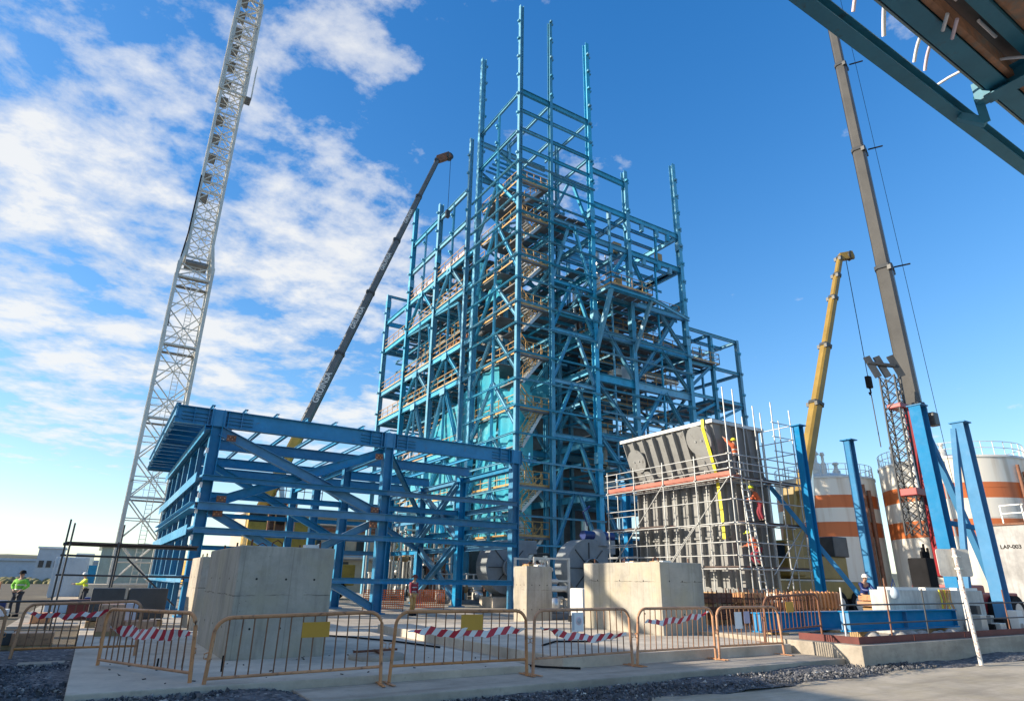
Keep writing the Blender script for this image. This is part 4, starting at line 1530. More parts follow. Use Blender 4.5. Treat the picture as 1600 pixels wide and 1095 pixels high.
def tower_crane():
    c = (2.5, 57.8)
    t = thing('tower_crane', (*c, 0), 'pale grey lattice tower crane mast rising behind the blue hall frame', 'tower crane')
    m = 'crane_white'
    MB().box((c[0] - 3, c[1] - 3, -0.3), (c[0] + 3, c[1] + 3, 0.9)).build('base', 'slab_concrete', t)
    lattice(t, c, 2.7, 0.9, 27.0, 3.1, m, 0.13, 0.055)
    lattice(t, c, 1.95, 27.8, 66.0, 1.95, m, 0.12, 0.05)
    for dx, dy in ((-1, -1), (1, -1), (1, 1), (-1, 1)):
        rbar('transition_leg', (c[0] + dx * 1.35, c[1] + dy * 1.35, 26.6), (c[0] + dx * .97, c[1] + dy * .97, 29.2), 0.28, 0.28, m, t)
    for z in (7.1, 13.3, 19.5, 25.7):
        for s in (-1, 1):
            MB().box((c[0] - 1.25, c[1] + s * 1.1 - .25, z - .06), (c[0] + 1.25, c[1] + s * 1.1 + .25, z)).build('platform', 'deck_grey', t)
        rail_mb((c[0] - 1.2, c[1] - 1.2, z), (c[0] + 1.2, c[1] - 1.2, z), step=0.8, r=0.014, toe=False).build('guard_rail', m, t)
    MB().box((c[0] - .9, c[1] - .9, 27.3), (c[0] + .9, c[1] + .9, 27.55)).build('top_collar', 'deck_grey', t)
    for k in range(14):
        z = 34.3 + k * 2.2
        MB().box((c[0] - .85, c[1] - .85, z), (c[0] - 0.2, c[1] + .85, z + .05)).build('platform', 'deck_grey', t)
    # ladders
    for z0, z1, off in ((0.9, 27, 0.2), (28, 64, 0.1)):
        b = MB()
        for s in (-.22, .22):
            b.bar((c[0] + off + s, c[1] - .5, z0), (c[0] + off + s, c[1] - .5, z1), 0.05)
        z = z0
        while z < z1:
            b.bar((c[0] + off - .22, c[1] - .5, z), (c[0] + off + .22, c[1] - .5, z), 0.03)
            z += 0.32
        b.build('ladder', m, t)
    # climbing cage with its side platform
    for s in (-1, 1):
        for q in (-1, 1):
            rbar('cage_leg', (c[0] + s * 1.18, c[1] + q * 1.18, 46.0), (c[0] + s * 1.18, c[1] + q * 1.18, 58.0), 0.16, 0.16, m, t)
    for z in (46, 49, 52, 55, 58):
        for a, b_ in (((-1.18, -1.18), (1.18, -1.18)), ((1.18, -1.18), (1.18, 1.18)), ((1.18, 1.18), (-1.18, 1.18)), ((-1.18, 1.18), (-1.18, -1.18))):
            rbar('cage_beam', (c[0] + a[0], c[1] + a[1], z), (c[0] + b_[0], c[1] + b_[1], z), 0.12, 0.12, m, t)
            if z < 58:
                tbar('cage_brace', (c[0] + a[0], c[1] + a[1], z), (c[0] + b_[0], c[1] + b_[1], z + 3), 0.05, m, t, 6)
    MB().box((c[0] + 1.25, c[1] - 1.2, 46.0), (c[0] + 1.75, c[1] + 0.0, 46.1)).build('platform', 'deck_grey', t)
    rail_mb((c[0] + 1.75, c[1] - 1.2, 46.1), (c[0] + 1.75, c[1] + .0, 46.1), 4.0, 0.45, 0.02, False).build('cage_ladder', m, t)
    # dark feed cable down one chord
    MB().path([(c[0] - 1.1, c[1] - 1.1, 36), (c[0] - 1.15, c[1] - 1.15, 30), (c[0] - 1.42, c[1] - 1.42, 26), (c[0] - 1.2, c[1] - 1.42, 21)], 0.06, 6).build('feed_cable', 'black', t)


tower_crane()


def boom_text(root, p0, p1, f, s, size, upv, side, off, m='white_paint'):
    p0, p1 = Vector(p0), Vector(p1)
    d = (p1 - p0).normalized()
    n = frame(d, upv).col[0].copy()
    if n.dot(Vector(side)) < 0:
        n = -n
    y = n.cross(d)
    c = p0.lerp(p1, f) + n * off
    M = Matrix.Translation(c) @ Matrix((d, y, n)).transposed().to_4x4()
    return text_part('lettering', s, size, M, m, root)


def grey_crane():
    base, tip = Vector((9.9, 54.1, 5.2)), Vector((22.1, 50.4, 42.8))
    t = thing('mobile_crane', (11.5, 54, 0), 'grey telescopic crane boom lettered GRUINSA behind the blue hall frame', 'mobile crane', 'mobile cranes on the site')
    upv = (-0.9, 0.3, 0.3)
    side = (0.35, -0.94, 0)
    sec = [(0.0, 0.22, 1.0, 1.05, 'machine_yellow'), (0.22, 0.40, .84, .90, 'boom_grey'), (0.40, 0.565, .74, .8, 'boom_grey'), (0.565, 0.72, .65, .7, 'boom_grey'), (0.72, 0.86, .56, .6, 'boom_grey'), (0.86, 0.985, .46, .5, 'boom_grey')]
    boom(t, base, tip, sec, upv, .84)
    for f, s, off in ((0.31, 0.70, 0.365), (0.49, 0.56, 0.322), (0.65, 0.48, 0.284), (0.79, 0.41, 0.246)):
        boom_text(t, base, tip, f, 'GRUINSA', s, upv, side, off)
    d = (tip - base).normalized()
    MB().bar(tip - d * 0.6, tip + Vector((1.0, -.3, 0.2)), 0.5, 0.7).build('boom_head', 'rust_brown', t)
    MB().lathe(tip + Vector((0.9, -.3, 0.0)), [(0.02, -.2), (0.42, -.2), (0.36, 0), (0.42, .2), (0.02, .2)], 16, 'Y').build('sheave', 'steel_dark', t)
    tbar('hoist_rope', tip + Vector((1.1, -.3, -.3)), (23.2, 50.1, 36.4), 0.025, 'black', t, 6)
    MB().box((23.0, 49.9, 35.6), (23.4, 50.3, 36.4)).build('hook_block', 'steel_dark', t, bevel=.05)
    # superstructure and carrier
    MB().box((9.4, 52.6, 3.0), (14.6, 55.4, 4.6)).build('turntable_deck', 'machine_yellow', t, bevel=.06)
    MB().box((12.6, 52.5, 4.65), (14.7, 55.5, 6.0)).build('counterweight', 'machine_yellow', t, bevel=.08)
    MB().box((11.0, 53.0, 4.6), (12.4, 55.0, 7.4)).build('winch_frame', 'rust_brown', t, bevel=.05)
    for y in (53.2, 54.8):
        MB().lathe((11.7, y, 6.1), [(0.02, -.35), (0.7, -.35), (0.45, -.3), (0.45, .3), (0.7, .35), (0.02, .35)], 18, 'Y').build('winch_drum', 'steel_dark', t)
    rail_mb((11.0, 52.5, 7.45), (14.6, 52.5, 7.45), 1.0, 0.7, .025, False).build('guard_rail', 'rust_brown', t)
    for x in (11.2, 12.0, 12.7):
        tbar('deck_post', (x, 52.5, 4.6), (x, 52.5, 7.45), 0.06, 'barrier_ochre', t)
    MB().box((11.0, 52.4, 7.3), (14.7, 55.4, 7.45)).build('canopy', 'rust_brown', t)
    MB().box((9.2, 52.3, 4.7), (10.6, 53.5, 6.7)).build('cab', 'machine_yellow', t, bevel=.12)
    MB().box((9.25, 52.27, 5.5), (10.5, 52.33, 6.5)).build('cab_window', 'glass_dark', t)
    rbar('luffing_cylinder', (12.2, 53.6, 4.4), base.lerp(tip, 0.12), 0.36, 0.36, 'silver', t)
    MB().box((5.5, 52.6, 1.0), (18.0, 55.4, 2.6)).build('carrier', 'machine_yellow', t, bevel=.08)
    for x in (6.5, 8.2, 10.2, 12.4, 14.4, 16.6):
        for y in (52.75, 55.25):
            wheel((x, y, 0.70), 0.72, .24, t)


grey_crane()


def yellow_crane():
    base, tip = Vector((32.6, 22.9, 3.0)), Vector((39.75, 21.05, 23.0))
    t = thing('mobile_crane', (33.5, 23, 0), 'yellow telescopic crane with hanging hook in front of the striped tanks', 'mobile crane', 'mobile cranes on the site')
    upv = (-0.9, 0.1, 0.3)
    boom(t, base, tip, [(0, .46, .78, .86, 'crane_yellow'), (.46, .66, .66, .72, 'crane_yellow'), (.66, .84, .56, .6, 'crane_yellow'), (.84, .93, .48, .52, 'crane_yellow'), (.93, 1.0, .42, .46, 'crane_yellow')], upv)
    MB().bar(tip, tip + Vector((.7, -.5, .15)), .4, .5).build('boom_head', 'crane_yellow', t)
    MB().lathe(tip + Vector((.55, -.4, .1)), [(0.02, -.15), (.34, -.15), (.28, 0), (.34, .15), (.02, .15)], 16, 'Y').build('sheave', 'steel_dark', t)
    hx = (39.95, 20.78)
    tbar('hoist_rope', (*hx, 22.9), (*hx, 14.3), 0.022, 'black', t, 6)
    MB().box((hx[0] - .2, hx[1] - .14, 13.5), (hx[0] + .2, hx[1] + .14, 14.3)).build('hook_block', 'black', t, bevel=.06)
    MB().path([(hx[0], hx[1], 13.5), (hx[0] + .02, hx[1], 13.2), (hx[0] - .12, hx[1], 13.05), (hx[0] - .2, hx[1], 13.2)], 0.05, 6).build('hook', 'black', t)
    tbar('chain_sling', (*hx, 13.1), (hx[0], hx[1], 9.7), 0.03, 'steel_dark', t, 6)
    # boom foot, superstructure, carrier
    MB().add([(32.1, 22.5, 1.9), (33.8, 22.5, 1.9), (33.6, 22.5, 5.6), (33.1, 22.5, 6.9), (32.1, 23.2, 1.9), (33.8, 23.2, 1.9), (33.6, 23.2, 5.6), (33.1, 23.2, 6.9)],
             [(0, 1, 2, 3), (7, 6, 5, 4), (0, 4, 5, 1), (1, 5, 6, 2), (2, 6, 7, 3), (3, 7, 4, 0)]).build('boom_foot', 'crane_yellow', t, bevel=.05)
    MB().box((31.0, 21.9, 1.9), (36.2, 24.1, 3.1)).build('superstructure', 'crane_yellow', t, bevel=.06)
    MB().box((35.0, 21.8, 3.1), (36.4, 24.2, 4.2)).build('counterweight', 'steel_dark', t, bevel=.06)
    MB().box((30.2, 21.4, 2.0), (31.6, 22.4, 3.8)).build('cab', 'crane_yellow', t, bevel=.1)
    MB().box((30.16, 21.5, 2.9), (30.22, 22.3, 3.65)).build('cab_window', 'glass_dark', t)
    rbar('luffing_cylinder', (33.9, 22.5, 2.4), base.lerp(tip, .3), .3, .3, 'silver', t)
    MB().box((27.8, 21.8, .9), (38.5, 24.2, 1.8)).build('carrier', 'crane_yellow', t, bevel=.06)
    for x in (28.8, 30.6, 34.8, 36.5):
        for y in (21.95, 24.05):
            wheel((x, y, .64), .66, .22, t)


yellow_crane()


def red_crane():
    b0, b1 = Vector((30.0, 13.8, 2.0)), Vector((33.5, 15.6, 47.0))
    t = thing('mobile_crane', (31, 14, 0), 'tall grey telescopic boom on a red crane at the right side', 'mobile crane', 'mobile cranes on the site')
    upv = (0.3, -0.9, 0.1)
    boom(t, b0, b1, [(0, .165, .98, 1.0, 'crane_red'), (.165, .33, .84, .86, 'boom_silver'), (.33, .50, .74, .76, 'boom_silver'), (.50, .645, .65, .67, 'boom_silver'), (.645, .80, .57, .59, 'boom_silver'), (.80, 1.0, .5, .52, 'boom_silver')], upv)
    for f in (.33, .50, .645):
        p = b0.lerp(b1, f)
        rbar('sensor_arm', p + Vector((.4, -.3, 0)), p + Vector((.9, -.85, .1)), .06, .06, 'black', t)
    for dx in (0.75,):
        tbar('hoist_rope', b0.lerp(b1, .05) + Vector((dx, -.6, 0)), b0.lerp(b1, .98) + Vector((dx * .8, -.5, 0)), 0.011, 'black', t, 6)
    MB().box((30.6, 13.35, 8.4), (31.05, 13.72, 9.0)).build('hose_reel', 'steel_dark', t, bevel=.04)
    # folded lattice jib carried along the boom foot
    A, Bp = Vector((28.75, 14.05, 10.5)), Vector((28.75, 14.2, 3.6))
    wd = Vector((0.05, -0.30, 0)), Vector((0.36, 0.0, 0))
    cs = [wd[0] + wd[1], wd[0] - wd[1] * .4, -wd[0] - wd[1] * .4, -wd[0] + wd[1]]
    for c_ in cs:
        tbar('jib_chord', A + c_, Bp + c_, 0.045, 'steel_dark', t)
    n = 13
    for k in range(n):
        pa, pb = A.lerp(Bp, k / n), A.lerp(Bp, (k + 1) / n)
        for i in range(4):
            q = (k + i) % 2
            tbar('jib_lacing', pa + cs[i], pb + cs[(i + 1) % 4], 0.024, 'steel_dark', t, 6)
            tbar('jib_lacing', pa + cs[(i + 1) % 4], pb + cs[i], 0.02, 'steel_dark', t, 6)
    MB().box((28.5, 13.7, 5.2), (29.7, 14.4, 5.5)).build('jib_bracket', 'crane_red', t, bevel=.03)
    MB().box((28.6, 13.7, 9.0), (29.7, 14.3, 9.2)).build('jib_bracket', 'crane_red', t, bevel=.03)
    for q in (Vector((.1, .05, 0)), Vector((.5, -.35, 0)), Vector((-.25, .3, 0))):
        rbar('jib_head_plate', A + q, A + q + Vector((-.25, .25, 1.0)), .06, .3, 'steel_dark', t)
    tbar('jib_head_shaft', A + Vector((-.5, .55, .7)), A + Vector((.35, -.2, .5)), .1, 'steel_dark', t)
    tbar('jib_ram', (29.0, 13.9, 9.8), (29.0, 13.9, 5.4), .09, 'white_paint', t)
    MB().box((29.2, 13.3, 1.0), (31.6, 15.0, 1.7)).build('superstructure', 'crane_red', t, bevel=.08)
    MB().box((27.1, 13.2, 1.5), (27.75, 13.9, 2.65)).build('engine_box', 'black', t, bevel=.05)
    for k in range(5):
        MB().tube((27.15 + k * .13, 13.35, 2.65), (27.15 + k * .13, 13.35, 2.9 + .14 * (k % 3)), 0.05, 8).build('exhaust_stub', 'black', t)
    MB().box((26.9, 13.1, .6), (34.0, 15.3, 1.4)).build('carrier', 'crane_red', t, bevel=.06)
    for x in (27.9, 29.4, 31.6, 33.1):
        for y in (13.05, 15.15):
            wheel((x, y, .64), .66, .22, t)


red_crane()

# ------------------------------------------------------------------ hopper with scaffold
def hopper():
    t = thing('steel_hopper', (25.7, 23, 0), 'big dark grey ribbed steel hopper wrapped in scaffolding', 'hopper')
    m = 'hopper_grey'
    lo = [(24.35, 20.0), (27.0, 20.0), (27.0, 26.0), (24.35, 26.0)]
    hi = [(23.35, 19.7), (26.7, 19.7), (26.9, 25.85), (23.35, 25.85)]
    z0, z1, z2 = 1.3, 6.1, 8.7
    b = MB()
    vs_ = [(x, y, z0) for x, y in lo] + [(x, y, z1) for x, y in lo] + [(x, y, z2) for x, y in hi]
    fs = [(3, 2, 1, 0)]
    for k in (0, 4):
        for i in range(4):
            fs.append((k + i, k + (i + 1) % 4, k + 4 + (i + 1) % 4, k + 4 + i))
    b.add(vs_, fs)
    b.build('body', m, t)
    MB().box((23.2, 19.55, 8.7), (26.95, 26.0, 8.86)).build('top_flange', 'galv', t)
    MB().box((24.2, 19.85, 6.02), (27.1, 26.1, 6.16)).build('waist_flange', m, t)
    MB().box((24.2, 19.85, 1.22), (27.1, 26.1, 1.4)).build('bottom_flange', m, t)
    MB().box((24.26, 20.0, 3.55), (24.34, 26.0, 3.66)).build('cross_rib', m, t)
    for k in range(9):
        y = 20.15 + k * 0.70
        MB().box((24.09, y, 1.45), (24.36, y + .05, 6.0)).build('rib', m, t)
        ya = 19.9 + k * 0.72
        a, b_ = Vector((24.35, y, 6.2)), Vector((23.35, ya, 8.65))
        rbar('rib', a + Vector((-.10, 0, 0)), b_ + Vector((-.10, 0, 0)), 0.05, 0.28, m, t, (1, 0, 0.4))
    for k in range(4):
        x = 24.6 + k * .75
        MB().box((x, 19.72, 1.45), (x + .05, 20.02, 6.0)).build('rib', m, t)
        rbar('rib', (x, 19.88, 6.2), (x - .6, 19.58, 8.65), 0.05, .26, m, t, (0, 1, 0.1))
    # round blanking discs on the upper face
    for y, z, r_ in ((25.0, 7.65, .62), (20.55, 8.0, .72), (24.6, 6.7, .42), (20.4, 6.95, .5)):
        f = (z - 6.1) / 2.6
        x = 24.35 - f * 1.0 - .26
        d = Vector((-.93, 0, -.36))
        MB().tube(Vector((x, y, z)), Vector((x, y, z)) + d * .06, r_, 28).build('blank_disc', m, t)
        for q in range(2):
            p = Vector((x, y + .18 - .36 * q, z)) + d * .06
            MB().tube(p, p + d * .04, .05, 8).build('disc_bolt', 'galv', t)
    for x, y in ((24.6, 20.3), (26.7, 20.3), (26.7, 25.7), (24.6, 25.7)):
        ibar('leg', (x, y, -.01), (x, y, 1.25), (.3, .3, .02, .015), 'steel_dark', t)
    # yellow strap over the near corner
    s = MB()
    pts = [(23.12, 20.05, 8.9), (23.10, 20.05, 8.5), (23.75, 20.1, 6.6), (23.92, 20.15, 5.9), (23.95, 20.1, 4.6), (23.96, 20.12, 3.5)]
    for a, b_ in zip(pts[:-1], pts[1:]):
        s.bar(a, b_, 0.02, 0.17, (0, 1, 0))
    tag(s.build('lifting_strap', 'strap_yellow'), 'bright yellow strap hanging down the face of the grey hopper', 'strap')


hopper()


def scaffold():
    t = thing('scaffold', (25, 23, 0), 'pale tube scaffold with red planks around the grey hopper', 'scaffold')
    m = 'galv'
    r_ = 0.03
    xo, xi, yo, yi = 23.15, 23.85, 18.75, 19.4
    # standards on the left face
    for k, y in enumerate((18.75, 20.8, 22.9, 25.0, 27.1)):
        for x in (xo, xi):
            if x == xi and k in (1, 2, 3) and True:
                pass
            tbar('standard', (x, y, 0), (x, y, 7.25 if k else 10.2), r_, m, t)
    for x, h in ((25.2, 9.2), (26.6, 9.6), (28.0, 9.4)):
        for y in (yo, yi):
            tbar('standard', (x, y, 0), (x, y, h + (.4 if y == yo else 0)), r_, m, t)
    for y in (20.5, 22.5):
        tbar('standard', (28.0, y, 0), (28.0, y, 9.0), r_, m, t)
    lifts = (2.2, 4.1, 6.05)
    for z in lifts:
        for x in (xo, xi):
            tbar('ledger', (x, 18.6, z), (x, 27.25, z), r_, m, t)
        for y in (yo, yi):
            tbar('ledger', (23.0, y, z), (28.2, y, z), r_, m, t)
        for y in (20.8, 22.9, 25.0, 27.1):
            tbar('transom', (xo - .1, y, z + .05), (xi + .1, y, z + .05), r_, m, t)
        for x in (25.2, 26.6, 28.0):
            tbar('transom', (x, yo - .1, z + .05), (x, yi + .1, z + .05), r_, m, t)
    for z in (2.75, 3.3, 5.1, 6.45, 6.75, 7.1):
        tbar('guard_rail', (xo, 18.6, z), (xo, 27.25, z), r_ * .9, m, t)
        tbar('guard_rail', (23.0, yo, z), (28.2, yo, z), r_ * .9, m, t)
    for z in (7.6, 8.3, 9.0):
        tbar('guard_rail', (26.5, yo, z), (28.1, yo, z), r_ * .8, m, t)
        tbar('guard_rail', (28.0, yo, z), (28.0, 22.5, z), r_ * .8, m, t)
    # planks
    for z, mt in ((6.12, 'plank_red'), (4.17, 'plank_dark'), (2.27, 'plank_red')):
        for k in range(3):
            x = xo + .06 + k * .22
            for a, b_ in ((18.75, 22.8), (22.85, 27.1)):
                if z > 3 and z < 5 and a < 20:
                    continue
                MB().box((x, a, z), (x + .2, b_, z + .05)).build('plank', mt if z > 5 else random.choice(('plank_dark', 'plank_red')), t)
            y = yo + .06 + k * .2
            MB().box((23.9, y, z + .003), (28.0, y + .18, z + .053)).build('plank', 'plank_dark', t)
        if z > 5:
            MB().box((xo + .02, 18.75, z + .05), (xo + .05, 27.1, z + .22)).build('toe_board', 'plank_red', t)
    # diagonals
    for p, q in (((xo - .05, 27.0, 2.2), (xo - .05, 23.0, 6.0)), ((xo - .05, 25, 0.3), (xo - .05, 21, 4.1)), ((xo - .05, 22.9, 2.2), (xo - .05, 18.9, 6.0)),
                 ((28.0, yo - .05, 4.3), (25.3, yo - .05, 2.0)), ((25.2, yo - .05, .2), (28.0, yo - .05, 4.0))):
        tbar('diagonal', p, q, r_ * .85, m, t)
    # small frame bay at the far left end with a ladder
    for z in (1.2, 2.8, 3.4, 4.8):
        tbar('transom', (xo, 25.0, z), (xo, 27.1, z), r_ * .8, m, t)
    b = MB()
    for s in (-.2, .2):
        b.bar((24.5 + s, 18.6, .1), (24.3 + s, 19.1, 6.9), .05)
    for k in range(22):
        f = k / 22
        b.bar((24.3 - .2 * f + .0, 18.6 + .5 * f, .2 + 6.6 * f), (24.7 - .2 * f, 18.6 + .5 * f, .2 + 6.6 * f), .035)
    b.build('ladder', 'galv', t)


scaffold()


# ------------------------------------------------------------------ people
def skin_mesh(name, pts, edges, radii, m, parent, at, root=0, sub=1):
    me = bpy.data.meshes.new(name)
    me.from_pydata([tuple(p) for p in pts], edges, [])
    tmp = bpy.data.objects.new('tmp_skin', me)
    COL.objects.link(tmp)
    md = tmp.modifiers.new('skin', 'SKIN')
    for i, r_ in enumerate(radii):
        sv = me.skin_vertices[0].data[i]
        sv.radius = (r_, r_) if not isinstance(r_, tuple) else r_
        sv.use_root = (i == root)
    ss = tmp.modifiers.new('sub', 'SUBSURF')
    ss.levels = ss.render_levels = sub
    dg = bpy.context.evaluated_depsgraph_get()
    out = bpy.data.meshes.new_from_object(tmp.evaluated_get(dg))
    bpy.data.objects.remove(tmp, do_unlink=True)
    out.polygons.foreach_set('use_smooth', [True] * len(out.polygons))
    out.materials.clear()
    out.materials.append(MATS[m])
    M = Matrix.Translation(at)
    return link(name, out, M, parent)


def person(loc, face, label, jacket, trousers, helmet, pose='stand', lean=0.0, crouch=0.0):
    """one worker; `face` is the heading, lean bends the trunk forward, crouch bends the knees"""
    t = thing('person', loc, label, 'worker', 'site workers')
    Rm = Matrix.Rotation(face, 3, 'Z')

    def P(x, y, z):
        return Rm @ Vector((x, y, z))
    hz = 0.92 - 0.34 * crouch
    kn = 0.48 - 0.08 * crouch
    kf = 0.05 + 0.30 * crouch
    hb = -0.12 * crouch
    sl, cl = math.sin(lean), math.cos(lean)

    def T(x, f, u_):
        return P(x, hb + f * cl + u_ * sl, hz + u_ * cl - f * sl)
    pel, chest, neck, head, crown = T(0, 0, 0), T(0, 0, .34), T(0, 0, .56), T(0, .02, .66), T(0, .02, .80)
    arms = {'stand': [(.20, .02, .27), (.22, .10, .03)], 'work': [(.26, .22, .30), (.14, .46, .36)], 'reach': [(.26, .20, .62), (.16, .38, .86)], 'hip': [(.34, -.04, .26), (.18, .08, .12)]}[pose]
    legs_p, legs_e, legs_r = [pel], [], [0.135]
    body_p, body_e, body_r = [pel, T(0, 0, .18), chest, T(0, 0, .48), neck, head, crown], [(0, 1), (1, 2), (2, 3), (3, 4), (4, 5), (5, 6)], [(.14, .11), (.135, .10), (.16, .11), (.14, .09), .055, .085, .075]
    jac_p, jac_e, jac_r = [pel, T(0, 0, .18), chest, T(0, 0, .49)], [(0, 1), (1, 2), (2, 3)], [(.165, .13), (.16, .125), (.185, .13), (.13, .085)]
    for s in (-1, 1):
        st = 0.06 if s > 0 else -0.04
        hip, knee, ank, toe = P(.10 * s, hb, hz - .06), P(.12 * s, kf + st, kn), P(.12 * s, st - .02, .09), P(.13 * s, st + .17, .04)
        n = len(body_p)
        body_p += [hip, knee, ank, toe]
        body_e += [(0, n), (n, n + 1), (n + 1, n + 2), (n + 2, n + 3)]
        body_r += [.085, .06, .042, .035]
        n = len(legs_p)
        legs_p += [hip, knee, P(.12 * s, st - .02, .12)]
        legs_e += [(0, n), (n, n + 1), (n + 1, n + 2)]
        legs_r += [.105, .078, .068]
        sh, el, wr = T(.19 * s, 0, .47), T(arms[0][0] * s, arms[0][1], arms[0][2]), T(arms[1][0] * s, arms[1][1], arms[1][2])
        hd = wr + (wr - el).normalized() * .09
        n = len(body_p)
        body_p += [sh, el, wr, hd]
        body_e += [(3, n), (n, n + 1), (n + 1, n + 2), (n + 2, n + 3)]
        body_r += [.055, .042, .03, .035]
        # five fingers, rooted in the palm
        dv = (wr - el).normalized()
        sd = dv.cross(Vector((0, 0, 1)))
        sd = sd.normalized() if sd.length > .01 else Vector((1, 0, 0))
        for q in range(5):
            n2 = len(body_p)
            o_ = sd * (.028 - .018 * q) if q < 4 else sd * -.045
            body_p += [hd + o_ + dv * (.045 if q < 4 else .0), hd + o_ * 1.1 + dv * (.08 - .006 * abs(q - 1) if q < 4 else .03) - Vector((0, 0, .02))]
            body_e += [(n + 3, n2), (n2, n2 + 1)]
            body_r += [.010, .008]
        n = len(jac_p)
        jac_p += [sh, el, wr]
        jac_e += [(3, n), (n, n + 1), (n + 1, n + 2)]
        jac_r += [.085, .065, .05]
        MB().bar(P(.12 * s, st - .08, .05), P(.13 * s, st + .20, .045), .10, .10).build('boot', 'black', t, bevel=.02).matrix_basis @= Matrix.Identity(4)
    at = Vector(loc)
    body = skin_mesh('body', body_p, body_e, body_r, 'skin', t, at)
    skin_mesh('trousers', legs_p, legs_e, legs_r, trousers, t, at)
    skin_mesh('jacket', jac_p, jac_e, jac_r, jacket, t, at)
    for o in [c for c in t.children if c.name.startswith('boot')]:
        # boots were built about the origin
        o.matrix_basis = Matrix.Translation(at)
        o.data.transform(Matrix.Translation(at))
        W[o.name] = o.matrix_basis.copy()
    hc = head.lerp(crown, .55) + at
    MB().lathe(hc, [(.165, .0), (.125, .012), (.122, .05), (.10, .105), (.055, .135), (.004, .145)], 16).build('helmet', helmet, t)
    fw = Rm @ Vector((0, 1, 0))
    MB().bar(hc + fw * .10 + Vector((0, 0, .005)), hc + fw * .20 + Vector((0, 0, -.005)), .16, .015).build('helmet_peak', helmet, t)
    fc = head.lerp(crown, .15) + at
    sd = Rm @ Vector((1, 0, 0))
    MB().bar(fc + fw * .07 + Vector((0, 0, .03)), fc + fw * .115 + Vector((0, 0, -.01)), .03).build('nose', 'skin', t)
    for s in (-1, 1):
        MB().lathe(fc + fw * .085 + sd * .034 * s + Vector((0, 0, .035)), [(.002, -.012), (.012, 0), (.002, .012)], 8).build('eye', 'black', t)
        MB().lathe(fc + sd * .088 * s + Vector((0, 0, .01)), [(.003, -.03), (.016, 0), (.003, .03)], 8).build('ear', 'skin', t)
    MB().bar(fc + fw * .085 - sd * .025 + Vector((0, 0, -.035)), fc + fw * .085 + sd * .025 + Vector((0, 0, -.035)), .012).build('mouth', 'rust_red', t)
    # reflective band across the jacket
    for u_ in (.12, .30):
        ctr = T(0, 0, u_) + at
        if lean < .3:
            bm_ = MB().lathe((0, 0, 0), [(.15, -.022), (.158, 0), (.15, .022)], 18).mesh('reflective_band', 'galv')
            link('reflective_band', bm_, Matrix.Translation(ctr) @ Rm.to_4x4() @ Matrix.Diagonal((1.12 if u_ < .2 else 1.2, .88, 1, 1)), t)
    return t


person((24.05, 19.1, 6.18), R(20), 'worker in orange jacket and yellow helmet on the upper hopper platform', 'hivis_orange', 'trouser_dark', 'strap_yellow', 'reach')
person((25.35, 19.05, 4.23), R(40), 'worker with lime helmet bending on the middle hopper platform', 'hivis_orange', 'trouser_red', 'hivis_yellow', 'work', .45, .1)
person((24.75, 19.05, 2.33), R(60), 'worker with lime helmet crouching on the lowest hopper platform', 'hivis_orange', 'trouser_red', 'hivis_yellow', 'work', .5, .5)
person((-2.45, 34.5, -0.1), R(150), 'worker in bright green jacket by the left edge scaffold', 'hivis_green', 'trouser_dark', 'black', 'hip')
person((-0.15, 42.0, -0.1), R(100), 'worker in yellow vest far behind the left rail', 'hivis_yellow', 'trouser_dark', 'white_paint', 'work', .2)
person((12.9, 29.3, 0.0), R(200), 'worker in dark red jacket under the blue hall frame', 'trouser_red', 'rail_yellow', 'rust_red', 'stand', .1)
person((26.6, 15.6, 0.3), R(160), 'worker in blue clothes with white helmet near the blue posts', 'motor_blue', 'trouser_dark', 'white_paint', 'work', .3)

# ------------------------------------------------------------------ storage tanks and wall on the right
def tank(c, r_, h, m, label, roof_gear):
    t = thing('storage_tank', (*c, 0), label, 'tank', 'storage tanks behind the posts')
    MB().lathe((*c, 0), [(r_, -.02), (r_, h)], 64).build('shell', m, t)
    MB().lathe((*c, 0), [(r_ + .06, h - .12), (r_ + .06, h + .06), (r_ - .4, h + .1), (r_ * .4, h + .7), (0.02, h + .9)], 64).build('roof', 'pipe_white', t)
    for z in np.arange(2.2, h, 2.25):
        MB().lathe((*c, 0), [(r_ + .012, z - .02), (r_ + .02, z), (r_ + .012, z + .02)], 64).build('seam', m, t)
    n = 36
    pm = MB().tube((0, 0, 0), (0, 0, 1.1), .03, 6).mesh('rail_post', 'pipe_white')
    for k in range(n):
        a = 2 * math.pi * k / n
        link('rail_post', pm, Matrix.Translation((c[0] + (r_ - .1) * math.cos(a), c[1] + (r_ - .1) * math.sin(a), h + .05)), t)
    for z in (.6, 1.1):
        MB().path([(c[0] + (r_ - .1) * math.cos(a), c[1] + (r_ - .1) * math.sin(a), h + .05 + z) for a in np.linspace(0, 2 * math.pi, n + 1)], .028, 6).build('roof_rail', 'pipe_white', t)
    for dx, dy, hh, rr_ in roof_gear:
        MB().lathe((c[0] + dx, c[1] + dy, h + .3), [(rr_, 0), (rr_, hh * .5), (rr_ * .5, hh * .6), (rr_ * .5, hh * .85), (rr_ * .9, hh * .88), (rr_ * .6, hh), (.02, hh)], 14).build('roof_vent', 'pipe_white', t)
    # vertical pipes on the side facing the yard
    for k, a in enumerate((math.pi * 1.10, math.pi * 1.42, math.pi * 1.46)):
        x, y = c[0] + (r_ + .2) * math.cos(a), c[1] + (r_ + .2) * math.sin(a)
        tbar('riser_pipe', (x, y, 0), (x, y, h - .2 - k * .5), .09 + .04 * k, 'rust_brown' if k else 'fan_grey', t)
    return t


